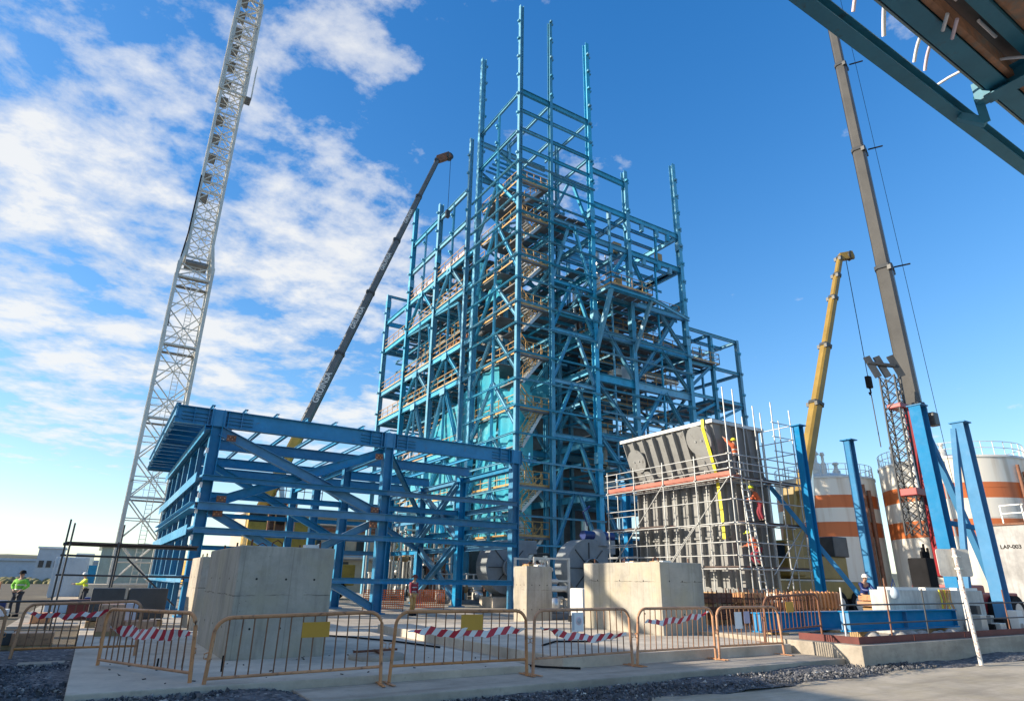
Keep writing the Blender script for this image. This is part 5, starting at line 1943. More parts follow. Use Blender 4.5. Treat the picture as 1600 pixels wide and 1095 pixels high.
tank((57.2, 35.7), 4.3, 10.7, 'tank_a', 'smaller white and orange striped tank behind the slim blue posts', [(-1, 0, 2.6, .6), (.8, -1, 1.6, .35), (-2.5, .6, 1.5, .3), (-1.8, -1.4, 2.2, .25)])
tank((61.2, 26.4), 5.4, 11.4, 'tank_b', 'larger white and orange striped tank behind the tall blue frame posts', [(0, 3, 1.4, .3), (-3, -1, 1.2, .3), (-2, 3.5, 1.8, .25), (-5, 2, 1.2, .2)])


def silo():
    c = (73.5, 18.0)
    t = thing('ribbed_silo', (*c, 0), 'beige ribbed silo with domed roof at the far right', 'silo')
    r_ = 6.5
    n = 96
    prof = []
    vs_, fs = [], []
    for z in (0, 12.0):
        for k in range(n):
            a = 2 * math.pi * k / n
            q = r_ + (.10 if k % 2 else -.04)
            vs_.append((c[0] + q * math.cos(a), c[1] + q * math.sin(a), z))
    for k in range(n):
        fs.append((k, (k + 1) % n, n + (k + 1) % n, n + k))
    MB().add(vs_, fs).build('shell', 'silo_beige', t)
    for z in (2.5, 5, 7.5, 10, 11.9):
        MB().lathe((*c, 0), [(r_ + .13, z - .06), (r_ + .16, z), (r_ + .13, z + .06)], 64).build('hoop', 'silo_beige', t)
    MB().lathe((*c, 0), [(r_ + .3, 12), (r_ + .2, 12.3), (r_ * .7, 13.3), (r_ * .3, 14.3), (.05, 14.6)], 48).build('roof', 'silo_beige', t)
    MB().lathe((c[0] - 1, c[1] + 2.2, 13.0), [(1.1, 0), (1.1, 1.4), (.8, 1.9), (.05, 2.1)], 20).build('roof_cap', 'silver', t)
    rail_mb((c[0] - 6, c[1] + 1.5, 12.2), (c[0] - 2, c[1] + 6, 12.2), 1.2, .6, .04, False).build('roof_rail', 'rust_brown', t)
    tbar('mast', (c[0] - 6, c[1] + 2, 12), (c[0] - 6, c[1] + 2, 18.5), .05, 'galv', t)


silo()


def plain_wall():
    t = thing('tank_bund_wall', (48, 14, 0), 'pale grey wall lettered LAP-003 at the right edge', 'wall')
    MB().box((48.0, 2.0, -.3), (49.0, 19.3, 5.3)).build('wall_panel', 'warehouse_grey', t, bevel=.03)
    M = Matrix.Translation((47.985, 18.25, 4.0)) @ Matrix(((0, 0, -1), (-1, 0, 0), (0, 1, 0))).to_4x4()
    text_part('lettering', 'LAP-003', 0.33, M, 'block_tar', t)
    MB().box((47.9, 2.0, 5.3), (49.1, 19.35, 5.42)).build('coping', 'rust_brown', t)
    rail_mb((48.2, 8, 5.42), (48.2, 18.4, 5.42), 1.1, 1.2, .03, False).build('railing', 'galv', t)


plain_wall()

# ------------------------------------------------------------------ blue posts on the right
def post(x, y, h, sec, label, braces=(), cap=True):
    t = thing('steel_post', (x, y, 0.28), label, 'steel post', 'free standing blue posts')
    m = 'post_blue'
    ibar('column', (x, y, 0.28), (x, y, h), sec, m, t, (1, 0, 0))
    MB().box((x - .28, y - .28, h - .004), (x + .28, y + .28, h + .04)).build('cap_plate', m, t)
    MB().box((x - .4, y - .4, .285), (x + .4, y + .4, .34)).build('base_plate', m, t)
    for p, q, w in braces:
        rbar('brace', p, q, w, w, m, t)
    return t


sec4 = (.36, .32, .03, .022)
post(27.75, 18.2, 8.85, sec4, 'slim blue post beside the hopper scaffold, in front of the yellow crane', [((26.9, 19.9, 6.5), (28.9, 17.0, 1.0), .2)])
post(28.95, 16.5, 8.0, sec4, 'slim blue post standing alone before the smaller striped tank')
post(26.4, 12.05, 8.3, (.48, .44, .035, .025), 'wide blue post hiding the red crane', [((26.5, 12.1, 7.9), (29.8, 12.0, .6), .22), ((26.5, 12.1, 3.9), (28.4, 11.6, 3.7), .16)])
post(27.08, 10.98, 7.5, (.46, .40, .035, .025), 'blue post with leaning strut at the far right', [((26.9, 11.15, 7.3), (26.3, 11.75, .5), .18)])
post(25.2, 27.9, 6.9, sec4, 'short blue post half hidden behind the hopper scaffold', [((26.1, 27.6, 6.7), (28.2, 26.6, .4), .24)])

# ------------------------------------------------------------------ edge of the right hand slab
def right_edge():
    w = thing('low_concrete_wall', (23.5, 11.3, .3), 'long low whitish concrete wall in front of the tall blue posts', 'wall')
    MB().box((20.1, 11.05, .28), (26.0, 11.6, 1.5)).build('wall_body', 'wall_concrete', w, bevel=.03)
    for k in range(3):
        MB().box((20.4 + k * 2.0, 11.1, 1.5), (22.0 + k * 1.9, 11.5, 1.58)).build('capping', 'litter_white', w)
    # steel beams laid ready
    for (x0, x1, y, z, lab) in ((16.9, 22.6, 10.55, .72, 'bright blue steel beam lying in front of the low white wall'), (15.6, 19.6, 12.3, .62, 'blue steel beam lying behind the rusty barrier')):
        t = thing('steel_beam', ((x0 + x1) / 2, y, z - .3), lab, 'steel beam', 'blue beams laid on the slab')
        ibar('profile', (x0, y, z), (x1, y, z), (.5, .28, .03, .02), 'post_blue', t)
        for x in (x0 + .05, (x0 + x1) / 2, x1 - .05):
            MB().box((x - .012, y - .12, z - .21), (x + .012, y + .12, z + .21)).build('stiffener', 'post_blue', t)
        for x in (x0 + .8, x1 - .8):
            tt = MB().box((x - .1, y - .35, .3), (x + .1, y + .35, z - .26))
            tag(tt.build('timber_baulk', 'wood'), 'timber baulk under the ' + lab.split(' lying')[0] + (' near its left end' if x < (x0 + x1) / 2 else ' near its right end') + ('' if y < 11 else ', rear one'), 'timber')
    # tube handrail along the slab edge
    t = thing('edge_rail', (21.0, 9.75, .3), 'grey tube handrail along the raised slab at the right', 'railing')
    for k, x in enumerate((15.6, 17.6, 19.4, 21.6, 24.2, 27)):
        tbar('rail_post', (x, 9.75, .3), (x + .05, 9.75, 1.55 + .25 * (k % 2)), .02, ('white_paint', 'rust_brown', 'steel_dark')[k % 3], t)
    for z in (1.15, .72):
        tbar('rail_tube', (15.5, 9.72, z), (28, 9.72, z + .03), .02, 'steel_dark', t)
    e = thing('kerb_angle', (22, 9.5, .3), 'dark red steel angle along the slab edge', 'steel angle')
    for a, b_ in ((15.6, 18.0), (18.05, 20.6), (20.65, 28.0)):
        MB().box((a, 9.42, .305), (b_, 9.46, .46)).build('upright_leg', 'rust_red', e)
        MB().box((a, 9.462, .302), (b_, 9.6, .33)).build('flat_leg', 'rust_red', e)
    MB().box((15.56, 9.42, .305), (15.6, 11.0, .46)).build('return_leg', 'rust_red', e)
    # rusty bar cages
    for n_, (x0, y0, L, lab) in enumerate(((15.9, 15.2, 3.4, 'rusty reinforcement cage left of the yellow frame, before the hopper'), (17.2, 13.3, 2.6, 'rusty reinforcement cage directly behind the rusty barrier'), (19.0, 14.2, 3.0, 'rusty reinforcement cage with orange tips before the blue posts'))):
        c = thing('reinforcement_cage', (x0, y0, .3), lab, 'rebar cage', 'rusty cages')
        for k in range(16):
            x = x0 + L * k / 15
            for y in (y0, y0 + .6):
                tbar('vertical_bar', (x, y, .28), (x + random.uniform(-.04, .04), y, 1.30 + random.uniform(0, .18)), .016, 'rust' if n_ == 0 or k % 3 else 'barrier_ochre', c, 6)
        for z in (.55, .85, 1.15):
            for y in (y0, y0 + .6):
                tbar('stirrup_bar', (x0 - .1, y, z), (x0 + L + .1, y, z), .014, 'rust', c, 6)
    # stacked site materials behind the barrier
    stacks = ((16.2, 16.0, 'wood', 'pale timber stack right of the sunlit block'), (18.4, 16.1, 'rust_brown', 'brown formwork stack before the hopper legs'), (19.9, 15.9, 'barrier_ochre', 'ochre formwork stack before the slim blue posts'), (21.4, 15.6, 'pipe_white', 'white pipe stack before the slim blue posts'), (22.8, 14.9, 'rust', 'dark rusty steel stack left of the wide blue post'), (22.2, 12.6, 'barrier_ochre', 'ochre board stack right behind the low white wall'))
    for k, (x, y, mt, lab) in enumerate(stacks):
        c = thing('material_stack', (x, y, .3), lab, 'material stack', 'materials stacked behind the right barriers')
        for q in range(6):
            w_ = random.uniform(.8, 1.2)
            z0 = (.3 if y < 16.4 else 0) + q * .17
            MB().box((x - w_ / 2 + random.uniform(-.08, .08), y - .3, z0), (x + w_ / 2 + random.uniform(-.08, .08), y + .3 + random.uniform(-.05, .05), z0 + .14)).build('board', mt if q % 3 else 'wood', c)
            MB().box((x - .3, y - .32, z0 + .14), (x - .2, y + .32, z0 + .17)).build('spacer', 'wood', c)
    # ochre formwork panel
    f = thing('formwork_panel', (20.6, 13.4, .3), 'ochre slatted formwork panel beside the low white wall', 'formwork')
    MB().box((18.9, 13.45, .9), (21.6, 13.52, 1.38)).build('sheet', 'barrier_ochre', f)
    for k in range(14):
        MB().box((18.9 + k * .2, 13.40, .6), (18.95 + k * .2, 13.448, 1.40)).build('slat', 'barrier_ochre', f)
    # bundle of straps hung on the wall
    s = thing('strap_bundle', (23.3, 10.98, 1.4), 'tangle of yellow and orange lifting straps hung on the white wall', 'straps')
    for k in range(9):
        x = 22.95 + k * .07
        MB().path([(x, 10.98 - .02 * k % .1, 1.52), (x + random.uniform(-.1, .1), 10.93, 1.2), (x + random.uniform(-.2, .2), 10.9, .9), (x + random.uniform(-.25, .25), 10.92, .62)], .022, 6).build('strap', ('strap_yellow', 'barrier_ochre', 'rail_yellow')[k % 3], s)
    b = thing('tool_bag', (20.15, 10.9, 1.3), 'small blue and white bag hung at the left end of the white wall', 'bag')
    MB().lathe((20.2, 10.9, 1.25), [(.02, 0), (.10, .03), (.13, .15), (.09, .27), (.03, .33), (.02, .34)], 12).build('sack', 'container_blue', b)
    MB().path([(20.1, 10.9, 1.6), (20.2, 10.88, 1.8), (20.3, 10.9, 1.6)], .012, 6).build('strap', 'motor_blue', b)
    g = thing('junk_pile', (25.5, 10.4, .3), 'dark pile of sheets and hoses at the right end of the white wall', 'debris')
    for k in range(12):
        x, y = random.uniform(24.0, 27.2), random.uniform(10.0, 10.9)
        w_, h = random.uniform(.2, .6), random.uniform(.15, .75)
        MB().box((x, y, .3), (x + w_, y + random.uniform(.2, .4), .3 + h)).build('piece', random.choice(('black', 'steel_dark', 'galv', 'rust_brown', 'litter_white')), g, bevel=.02)
    b = MB()
    for k in range(16):
        x, y = random.uniform(17.5, 22), random.uniform(9.9, 10.3)
        s_ = random.uniform(.06, .2)
        b.lathe((x, y, .3), [(s_, 0), (s_ * 1.05, s_ * .5), (s_ * .4, s_ * .9), (.01, s_ * .95)], 7)
    tag(b.build('rubble', 'rubble'), 'pale rubble lumps lying on the raised slab by the handrail', 'rubble', kind='stuff')


right_edge()


def road_sign():
    t = thing('road_sign', (19.0, 8.45, -.2), 'back of a white rounded sign on a rust speckled white post', 'sign')
    MB().tube((19.0, 8.45, -.2), (18.95, 8.5, 2.56), .05, 12).build('post', 'sign_post', t)
    n = Vector((.55, .83, 0)).normalized()
    d = Vector((n.y, -n.x, 0))
    w_, h, c = .42, .34, .06
    pts = []
    for cx_, cz_, a0 in ((w_ - c, h - c, 0), (-w_ + c, h - c, 90), (-w_ + c, -h + c, 180), (w_ - c, -h + c, 270)):
        for q in range(5):
            a = R(a0 + q * 22.5)
            pts.append((cx_ + c * math.cos(a), cz_ + c * math.sin(a)))
    cen = Vector((18.98, 8.56, 2.2))
    fr = [cen + d * x + Vector((0, 0, z)) for x, z in pts]
    bk = [p + n * .02 for p in fr]
    k = len(fr)
    MB().add(fr + bk, [tuple(range(k)), tuple(range(2 * k - 1, k - 1, -1))] + [((i + 1) % k, i, k + i, k + (i + 1) % k) for i in range(k)]).build('panel', 'wall_concrete', t)
    for z in (2.05, 2.35):
        MB().box(cen + Vector((-.10, -.14, z - 2.22)), cen + Vector((.10, -.02, z - 2.18))).build('clamp', 'galv', t)


mat('sign_post', (0.72, 0.70, 0.66), 0.5, var=0.1, dirt=((0.25, 0.08, 0.06), 0.52, 14.0))
road_sign()

# ------------------------------------------------------------------ pipe rack over the road (upper right)
def pipe_rack():
    m = 'rack_teal'
    t = thing('pipe_rack', (24, 2.5, -.2), 'teal steel pipe rack with rusty duct passing overhead at the upper right', 'pipe rack')
    z = 9.0
    ibar('beam', (-9, 3.38, z + .13), (34, 3.38, z + .13), (.26, .2, .022, .016), m, t)
    ibar('beam', (-9, 2.70, z + .2), (34, 2.70, z + .2), (.3, .26, .025, .02), m, t)
    MB().box((-9, 2.87, z + .10), (34, 2.90, z + .42)).build('side_strip', 'clad_green', t)
    MB().box((-9, .1, z + 1.62), (34, 2.6, z + 1.68)).build('deck_plate', 'rust_duct', t)
    MB().box((-9, 2.31, z + .50), (34, 2.56, z + .62)).build('conduit_tray', 'steel_dark', t)
    MB().box((-9, 2.48, z + .12), (34, 2.565, z + .40)).build('bottom_chord', 'rust_duct', t)
    MB().box((-9, 2.12, z + .32), (34, 2.30, z + .60)).build('side_rail', m, t)
    ibar('beam', (-9, .3, z + .25), (34, .3, z + .25), (.4, .34, .025, .02), m, t)
    MB().box((-9, 1.30, z + .40), (34, 2.11, z + 1.2)).build('rusty_duct', 'rust_duct', t, bevel=.04)
    MB().tube((-9, 1.18, z + .42), (34, 1.18, z + .42), .10, 14).build('pipe', 'wall_concrete', t)
    MB().box((-9, .40, z + .5), (34, 1.05, z + 1.0)).build('cable_tray', 'rust_brown', t)
    for k in range(8):
        x = -7.3 + k * 6.0
        ibar('cross_beam', (x, 2.9, z + .1), (x, .1, z + .1), (.3, .26, .02, .016), m, t)
        # stepped hanger joining the outer beam
        MB().box((x - .1, 2.8, z - .05), (x + .1, 3.02, z + .3)).build('hanger_head', m, t)
        rbar('hanger_arm', (x, 3.0, z + .12), (x + .22, 3.05, z - .28), .12, .12, m, t)
        rbar('hanger_arm', (x + .22, 3.05, z - .28), (x + .1, 3.34, z - .02), .12, .12, m, t)
    for x in (-6.5, 26.5):
        for y in (.3, 2.68):
            ibar('column', (x, y, -.2), (x, y, z + .04), (.4, .4, .03, .02), m, t)
        rbar('brace', (x, .4, 1.0), (x, 2.6, 6.0), .15, .15, m, t)
        rbar('tie', (x, 2.7, z - .2), (x, 3.4, z - .02), .2, .16, m, t)
    # white lighting tubes
    for x in (8.3, 9.5, 11.1):
        MB().tube((x, 2.40, z + .46), (x + .55, 2.40, z + .46), .025, 8).build('light_tube', 'cable_white', t)
    # cables looped between the beams
    def loop(a, b_, up_, mt, r_=.026):
        a, b_ = Vector(a), Vector(b_)
        pts = [a.lerp(b_, f) + Vector((0, 0, up_ * 4 * f * (1 - f))) for f in np.linspace(0, 1, 9)]
        MB().path(pts, r_, 8).build('cable', mt, t)
    loop((7.66, 3.24, z + .3), (7.40, 2.86, z + .55), .12, 'cable_pink')
    loop((8.45, 3.24, z + .3), (7.85, 2.80, z + .5), .14, 'cable_white', .03)
    loop((9.34, 3.26, z + .3), (8.95, 2.84, z + .4), .12, 'cable_white')
    loop((9.66, 3.26, z + .3), (9.25, 2.86, z + .4), .12, 'cable_pink')
    loop((10.15, 3.3, z + .3), (10.3, 2.1, z - .05), .16, 'cable_white', .022)
    loop((8.45, 2.43, z - .02), (8.68, 2.60, z - .03), .0, 'cable_white')
    loop((8.65, 2.40, z - .02), (8.94, 2.60, z - .03), .0, 'cable_pink')


pipe_rack()

# ------------------------------------------------------------------ fans, skids and clutter between hall and tower
def fan(cx_, cy_, label, r_=1.75, tarp=True, motor=False):
    t = thing('centrifugal_fan', (cx_, cy_, 0), label, 'fan', 'draught fans at the tower foot')
    zc_ = 2.35
    n = 40
    prof = []
    for k in range(n + 1):
        a = R(-60) + R(330) * k / n
        q = r_ * (1 - .12 * k / n)
        prof.append((cx_ - q * math.sin(a), zc_ + q * math.cos(a)))
    y0, y1 = cy_ - .65, cy_ + .65
    vs_ = [(x, y0, z) for x, z in prof] + [(x, y1, z) for x, z in prof]
    m_ = len(prof)
    fs = [(i, m_ + i, m_ + i + 1, i + 1) for i in range(m_ - 1)] + [(m_ - 1, 2 * m_ - 1, m_, 0), tuple(range(m_)), tuple(range(2 * m_ - 1, m_ - 1, -1))]
    MB().add(vs_, fs).build('scroll_casing', 'fan_grey', t)
    for a in range(0, 360, 45):
        d = Vector((math.cos(R(a)), 0, math.sin(R(a))))
        MB().bar(Vector((cx_, y0 - .02, zc_)) + d * .45, Vector((cx_, y0 - .02, zc_)) + d * (r_ * .86), .05, .05).build('stiffener', 'steel_dark', t)
    MB().lathe((cx_, y0, zc_), [(.55, -.4), (.62, -.4), (.5, 0), (.45, 0)], 24, 'Y').build('inlet_cone', 'fan_grey', t)
    MB().box((cx_ + r_ * .2, cy_ - .6, zc_ + r_ * .5), (cx_ + r_ * 1.25, cy_ + .6, zc_ + r_ * .98)).build('outlet_duct', 'fan_grey', t, bevel=.02)
    MB().box((cx_ - 1.2, cy_ - .8, -.01), (cx_ + 1.4, cy_ + .9, .6)).build('plinth', 'slab_concrete', t, bevel=.02)
    MB().add([(cx_ + .1, y0 - .5, 1.9), (cx_ + .9, y0 - .5, 2.4), (cx_ + 1.0, y0 - .1, 2.6), (cx_ - .6, y0 - .9, .5), (cx_ + .5, y0 - 1.0, .5), (cx_ + 1.0, y0 - .2, .6)],
             [(0, 1, 4, 3), (1, 2, 5, 4), (0, 2, 1), (3, 4, 5), (0, 3, 5, 2)]).build('tarpaulin', 'tarp_green', t)
    if motor:
        for dx in (.3, 1.9):
            MB().tube((cx_ + dx - .4, cy_ - .2, zc_ + r_ + .2), (cx_ + dx + .4, cy_ - .2, zc_ + r_ + .2), .3, 20).build('motor', 'motor_blue', t)
        MB().lathe((cx_ + 1.1, cy_ - .2, zc_ + r_ - .2), [(.6, -.2), (.5, .5), (.3, .8), (.02, .85)], 18).build('bearing_housing', 'fan_grey', t)
        MB().path([(cx_ + .3, cy_ - .2, zc_ + r_ + .8), (cx_ - .1, cy_ - .3, zc_ + r_ + 1.6), (cx_ + .5, cy_ - .2, zc_ + r_ + 2.0)], .06, 8).build('cable', 'motor_blue', t)


fan(22.3, 36.6, 'grey scroll fan half hidden behind the blue hall columns')
fan(25.6, 32.6, 'grey scroll fan with dark blue motors behind the middle concrete block', motor=True)


def skid(x0, y0, w_, d_, label, seed, n=26, hmax=4.0):
    rr = random.Random(seed)
    t = thing('pipe_skid', (x0 + w_ / 2, y0 + d_ / 2, 0), label, 'pipework', 'pipework between hall and tower')
    MB().box((x0, y0, .0), (x0 + w_, y0 + d_, .25)).build('skid_base', 'deck_grey', t, bevel=.02)
    mats = ('pipe_white', 'silver', 'galv', 'pipe_white', 'steel_dark', 'rust_brown')
    for k in range(n):
        r_ = rr.uniform(.05, .16)
        x, y, z = x0 + rr.uniform(.1, w_ - .1), y0 + rr.uniform(.1, d_ - .1), rr.uniform(.5, hmax)
        mt = rr.choice(mats)
        if k % 3 == 0:
            tbar('riser', (x, y, .25), (x, y, z + .5), r_, mt, t, 10)
            MB().tube((x, y, z + .5), (x, y, z + .6), r_ * 1.8, 10).build('flange', 'silver', t)
        elif k % 3 == 1:
            L = rr.uniform(.8, 2.5)
            a, b_ = (x, y, z), (min(x + L, x0 + w_), y, z)
            tbar('pipe', a, b_, r_, mt, t, 10)
        else:
            MB().path([(x, y, z), (x + .3, y, z), (x + .42, y, z - .12), (x + .42, y, .3)], r_ * .8, 8).build('elbow_pipe', mt, t)
    for k in range(5):
        x, y, z = x0 + rr.uniform(.2, w_ - .5), y0 + rr.uniform(.1, d_ - .4), rr.uniform(.3, hmax * .7)
        MB().lathe((x, y, z), [(.02, -.3), (.28, -.25), (.3, 0), (.28, .25), (.02, .3)], 14, rr.choice('XYZ')).build('pump_body', rr.choice(('pipe_white', 'silver', 'wood')), t)
    for x in (x0, x0 + w_):
        for y in (y0, y0 + d_):
            rbar('frame_post', (x, y, .2), (x, y, hmax + .4), .1, .1, 'galv', t)
    for z in (1.6, hmax + .35):
        for y in (y0, y0 + d_):
            rbar('frame_rail', (x0, y, z), (x0 + w_, y, z), .08, .08, 'galv', t)


skid(20.6, 46.5, 3.6, 3.0, 'white pipework skid behind the X braced hall bay', 11, 34, 4.6)
skid(20.8, 51.5, 3.6, 3.2, 'pale pipework skid seen left of the hall middle column', 12, 34, 6.5)
skid(21.0, 41.2, 3.0, 2.4, 'low silver pump skid behind the right hall column', 13, 20, 1.6)
skid(16.6, 24.6, 1.9, 1.6, 'small heap of valves and pipes right behind the middle concrete block', 14, 16, 2.2)
skid(22.0, 58.0, 3.2, 3.4, 'farthest pale pipework skid under the tower', 15, 30, 7.0)


def net_fence(x0, x1, y, label):
    t = thing('orange_net_fence', ((x0 + x1) / 2, y, 0), label, 'net fence', 'orange plastic nets')
    n = int((x1 - x0) / .12)
    b = MB()
    for k in range(n + 1):
        x = x0 + (x1 - x0) * k / n
        b.bar((x, y, .1), (x, y, 1.05), .035, .01)
    for z in np.arange(.12, 1.06, .1):
        b.bar((x0, y + .006, z), (x1, y + .006, z), .01, .035)
    o = b.build('mesh_net', 'orange_net', t)
    for x in (x0, x1):
        tbar('stake', (x, y + .03, 0), (x, y + .03, 1.2), .02, 'rust', t, 6)


net_fence(12.0, 14.2, 33.4, 'orange plastic net under the blue hall frame, left piece')
net_fence(15.2, 17.0, 34.2, 'orange plastic net by the X bracing, right piece')


def genset():
    t = thing('site_generator', (15.9, 20.6, 0), 'small white generator on a black base beside the middle block', 'generator')
    MB().box((15.9, 20.3, .35), (16.7, 21.1, 1.35)).build('housing', 'white_paint', t, bevel=.06)
    MB().box((15.85, 20.25, .05), (16.8, 21.15, .35)).build('base', 'black', t)
    MB().box((16.0, 20.27, .7), (16.35, 20.30, 1.2)).build('louvre', 'clad_grey', t)


genset()


def floor_bits():
    # manhole lid with clamp bars on the slab, hose, off-cuts, litter
    t = thing('manhole_cover', (4.9, 13.2, .12), 'round concrete lid with a rusty bar on the slab right of the big block', 'manhole')
    MB().lathe((5.05, 13.0, .12), [(.02, .09), (.5, .09), (.55, .06), (.55, 0)], 28).build('lid', 'slab_lower', t)
    MB().bar((4.55, 12.95, .26), (5.5, 13.1, .26), .04).build('bar', 'rust', t)
    MB().bar((5.0, 12.6, .24), (5.1, 13.3, .24), .04).build('bar', 'rust', t)
    for k, pts in enumerate(([(7.25, 12.2, .02), (7.5, 11.9, .03), (7.75, 11.2, .03), (8.05, 10.9, .03), (8.3, 10.7, .03)], [(5.0, 19.0, .15), (6.0, 17.5, .15), (6.6, 16.0, .15), (7.0, 14.2, .15)], [(9.0, 13.0, .22), (9.8, 13.6, .23), (10.6, 13.2, .23), (11.5, 13.9, .22)])):
        tag(MB().path(pts, .022, 6).build('hose', 'black'), ('black hose crossing the gutter between the slabs', 'dark hose along the slab left of the gutter', 'black hose on the slab before the sunlit block')[k], 'hose')
    for nm, mt, lab, n in (('slab_debris', 'block_tar', 'small dark crumbs scattered over the left slab', 40), ('gravel_litter', 'litter_white', 'small white litter scraps scattered on the dark gravel', 26)):
        b = MB()
        for k in range(n):
            if mt == 'block_tar':
                x, y, z = random.uniform(.3, 7), random.uniform(11, 14.5), .12
            else:
                x, y, z = random.uniform(-2, 15), random.uniform(8.7, 9.5), -.08
            s = random.uniform(.008, .026)
            F_ = Matrix.Rotation(random.uniform(0, 3), 3, 'Z')
            p = Vector((x, y, z + s * .2))
            b.bar(p - F_ @ Vector((s, 0, 0)), p + F_ @ Vector((s * random.uniform(.5, 1.6), 0, s * .3)), s, s * .6)
        tag(b.build(nm, mt), lab, 'debris', kind='stuff')
    # rebar stubs out of the slab
    for k, (x, y) in enumerate(((1.6, 13.1), (2.1, 12.3), (1.2, 12.9), (2.2, 12.9))):
        o = MB().tube((x, y, .1), (x, y, .3), .015, 6).build('rebar_stub', 'black')
        tag(o, ('second', 'third', 'leftmost', 'rightmost')[k] + ' dark rebar stub in the slab behind the slanting barrier', 'rebar', 'rebar stubs in the slab')
    t = thing('timber_plank', (-.6, 14.2, -.05), 'weathered plank lying on gravel under the slanting barrier', 'plank')
    MB().bar((.1, 14.0, -.03), (1.0, 13.3, .0), .16, .04, (0, 0, 1)).build('board', 'wood', t)
    c = thing('concrete_offcut', (-.6, 16.2, -.1), 'flat concrete off-cut on the gravel behind the slanting barrier', 'concrete piece')
    MB().box((-.85, 15.55, -.12), (-.12, 15.9, .03)).build('slab_piece', 'slab_lower', c, bevel=.02)


floor_bits()

# ------------------------------------------------------------------ left background
def left_side():
    t = thing('guard_scaffold', (.5, 26, 0), 'dark tube guard scaffold left of the blue hall frame', 'scaffold')
    for x, y, h in ((-.95, 26.3, 3.3), (-.80, 25.7, 3.15), (.62, 26.2, 3.2), (.55, 25.6, 2.6)):
        tbar('standard', (x, y, -.1), (x, y, h), .028, 'steel_dark', t)
    for z, r_ in ((2.5, .05), (2.15, .035), (1.55, .03)):
        tbar('rail', (-1.0, 26.0, z), (3.0, 26.0, z - .03), r_, 'steel_dark', t)
    MB().box((-.9, 25.7, 2.52), (3.0, 26.3, 2.57)).build('plank', 'plank_dark', t)
    tbar('diagonal', (.9, 26.1, 2.1), (2.6, 26.1, .6), .028, 'steel_dark', t)
    tbar('rail', (-6.5, 24.5, .75), (1.2, 24.0, .85), .03, 'steel_dark', t)
    for x in (-5, -2.8, -2.2):
        tbar('standard', (x, 24.4, -.1), (x, 24.4, 1.35), .024, 'barrier_ochre', t)
    for k, (x, w_) in enumerate(((.1, .85), (1.05, 1.05))):
        c = thing('dark_panel_crate', (x + w_ / 2, 23.8, 0), ('left', 'right')[k] + ' of two dark panel crates in front of the blue hall corner', 'crate')
        MB().box((x, 23.4, .35 if k else .3), (x + w_, 24.2, 1.2)).build('panel', 'steel_dark', c, bevel=.03)
        MB().box((x, 23.45, .12), (x + w_, 24.15, .28)).build('pallet', 'wood', c)
    # stacked goods in the yard
    rr = random.Random(5)
    kinds = (('wood', 'timber pallet stack'), ('container_blue', 'pale blue box'), ('paper', 'white wrapped pack'), ('barrier_ochre', 'ochre crate'), ('rust_red', 'dark red crate'), ('motor_blue', 'dark blue crate'), ('steel_dark', 'dark crate'))
    spots = [(-2.6, 20.0), (-1.7, 20.3), (-.9, 19.9), (.6, 20.5), (1.3, 20.2), (.9, 21.4), (-1.2, 28.5), (-.2, 30), (.9, 31), (1.9, 29.5), (.3, 33), (-1.0, 35), (1.4, 36), (-2.8, 33), (-3.4, 38)]
    words = ('first', 'second', 'third', 'fourth', 'fifth', 'sixth', 'seventh', 'eighth', 'ninth', 'tenth', 'eleventh', 'twelfth', 'thirteenth', 'fourteenth', 'fifteenth')
    for k, (x, y) in enumerate(spots):
        mt, nm = kinds[rr.randrange(len(kinds))] if k != 3 else kinds[3]
        w_, d_, h = rr.uniform(.5, .9), rr.uniform(.5, .8), rr.uniform(.25, .7)
        z0 = .12 if x > 0 and y < 27 else -.1
        c = thing('goods_crate', (x, y, z0), nm + ' in the left yard, ' + words[k] + ' nearest to the fence', 'crate', 'goods stored in the left yard')
        MB().box((x - w_ / 2, y - d_ / 2, z0 + .1), (x + w_ / 2, y + d_ / 2, z0 + .1 + h)).build('box', mt, c, bevel=.02)
        for s in (-1, 0, 1):
            MB().box((x - w_ / 2, y + s * d_ * .4 - .05, z0), (x + w_ / 2, y + s * d_ * .4 + .05, z0 + .1)).build('pallet_runner', 'wood', c)
    # van-like low car body and containers behind
    c = thing('site_container', (-1.5, 62, 0), 'pale blue site container in the left distance', 'container')
    MB().box((-2.5, 60, -.1), (-.4, 64, 2.75)).build('body', 'container_blue', c, bevel=.03)
    for k in range(10):
        MB().box((-2.55 + .21 * k, 59.95, 0), (-2.47 + .21 * k, 60.0, 2.65)).build('corrugation', 'container_blue', c)
    MB().box((-.35, 60, -.1), (.2, 63, 2.2)).build('door', 'frame_blue', c)
    c = thing('green_shed', (4, 95, 0), 'large grey green clad shed behind the tower crane', 'shed')
    MB().box((.4, 90, -.2), (9, 104, 4.5)).build('wall', 'clad_green', c)
    for k in range(14):
        MB().box((.6 + .6 * k, 89.92, 0), (.7 + .6 * k, 90.0, 4.4)).build('cladding_rib', 'clad_green', c)
    MB().add([(.1, 89.6, 4.5), (9.3, 89.6, 4.5), (9.3, 104.4, 4.5), (.1, 104.4, 4.5), (4.7, 89.6, 5.1), (4.7, 104.4, 5.1)], [(0, 1, 4), (2, 3, 5), (1, 2, 5, 4), (3, 0, 4, 5), (0, 3, 2, 1)]).build('roof', 'clad_white', c)
    c = thing('pale_silo_block', (-6.6, 145, 0), 'pale blue grey block building in the left distance', 'building')
    MB().box((-8.6, 140, -.2), (-5.0, 148, 5.6)).build('wall', 'clad_grey', c)
    MB().box((-8.8, 139.8, 5.6), (-4.8, 148.2, 5.9)).build('roof', 'clad_white', c)
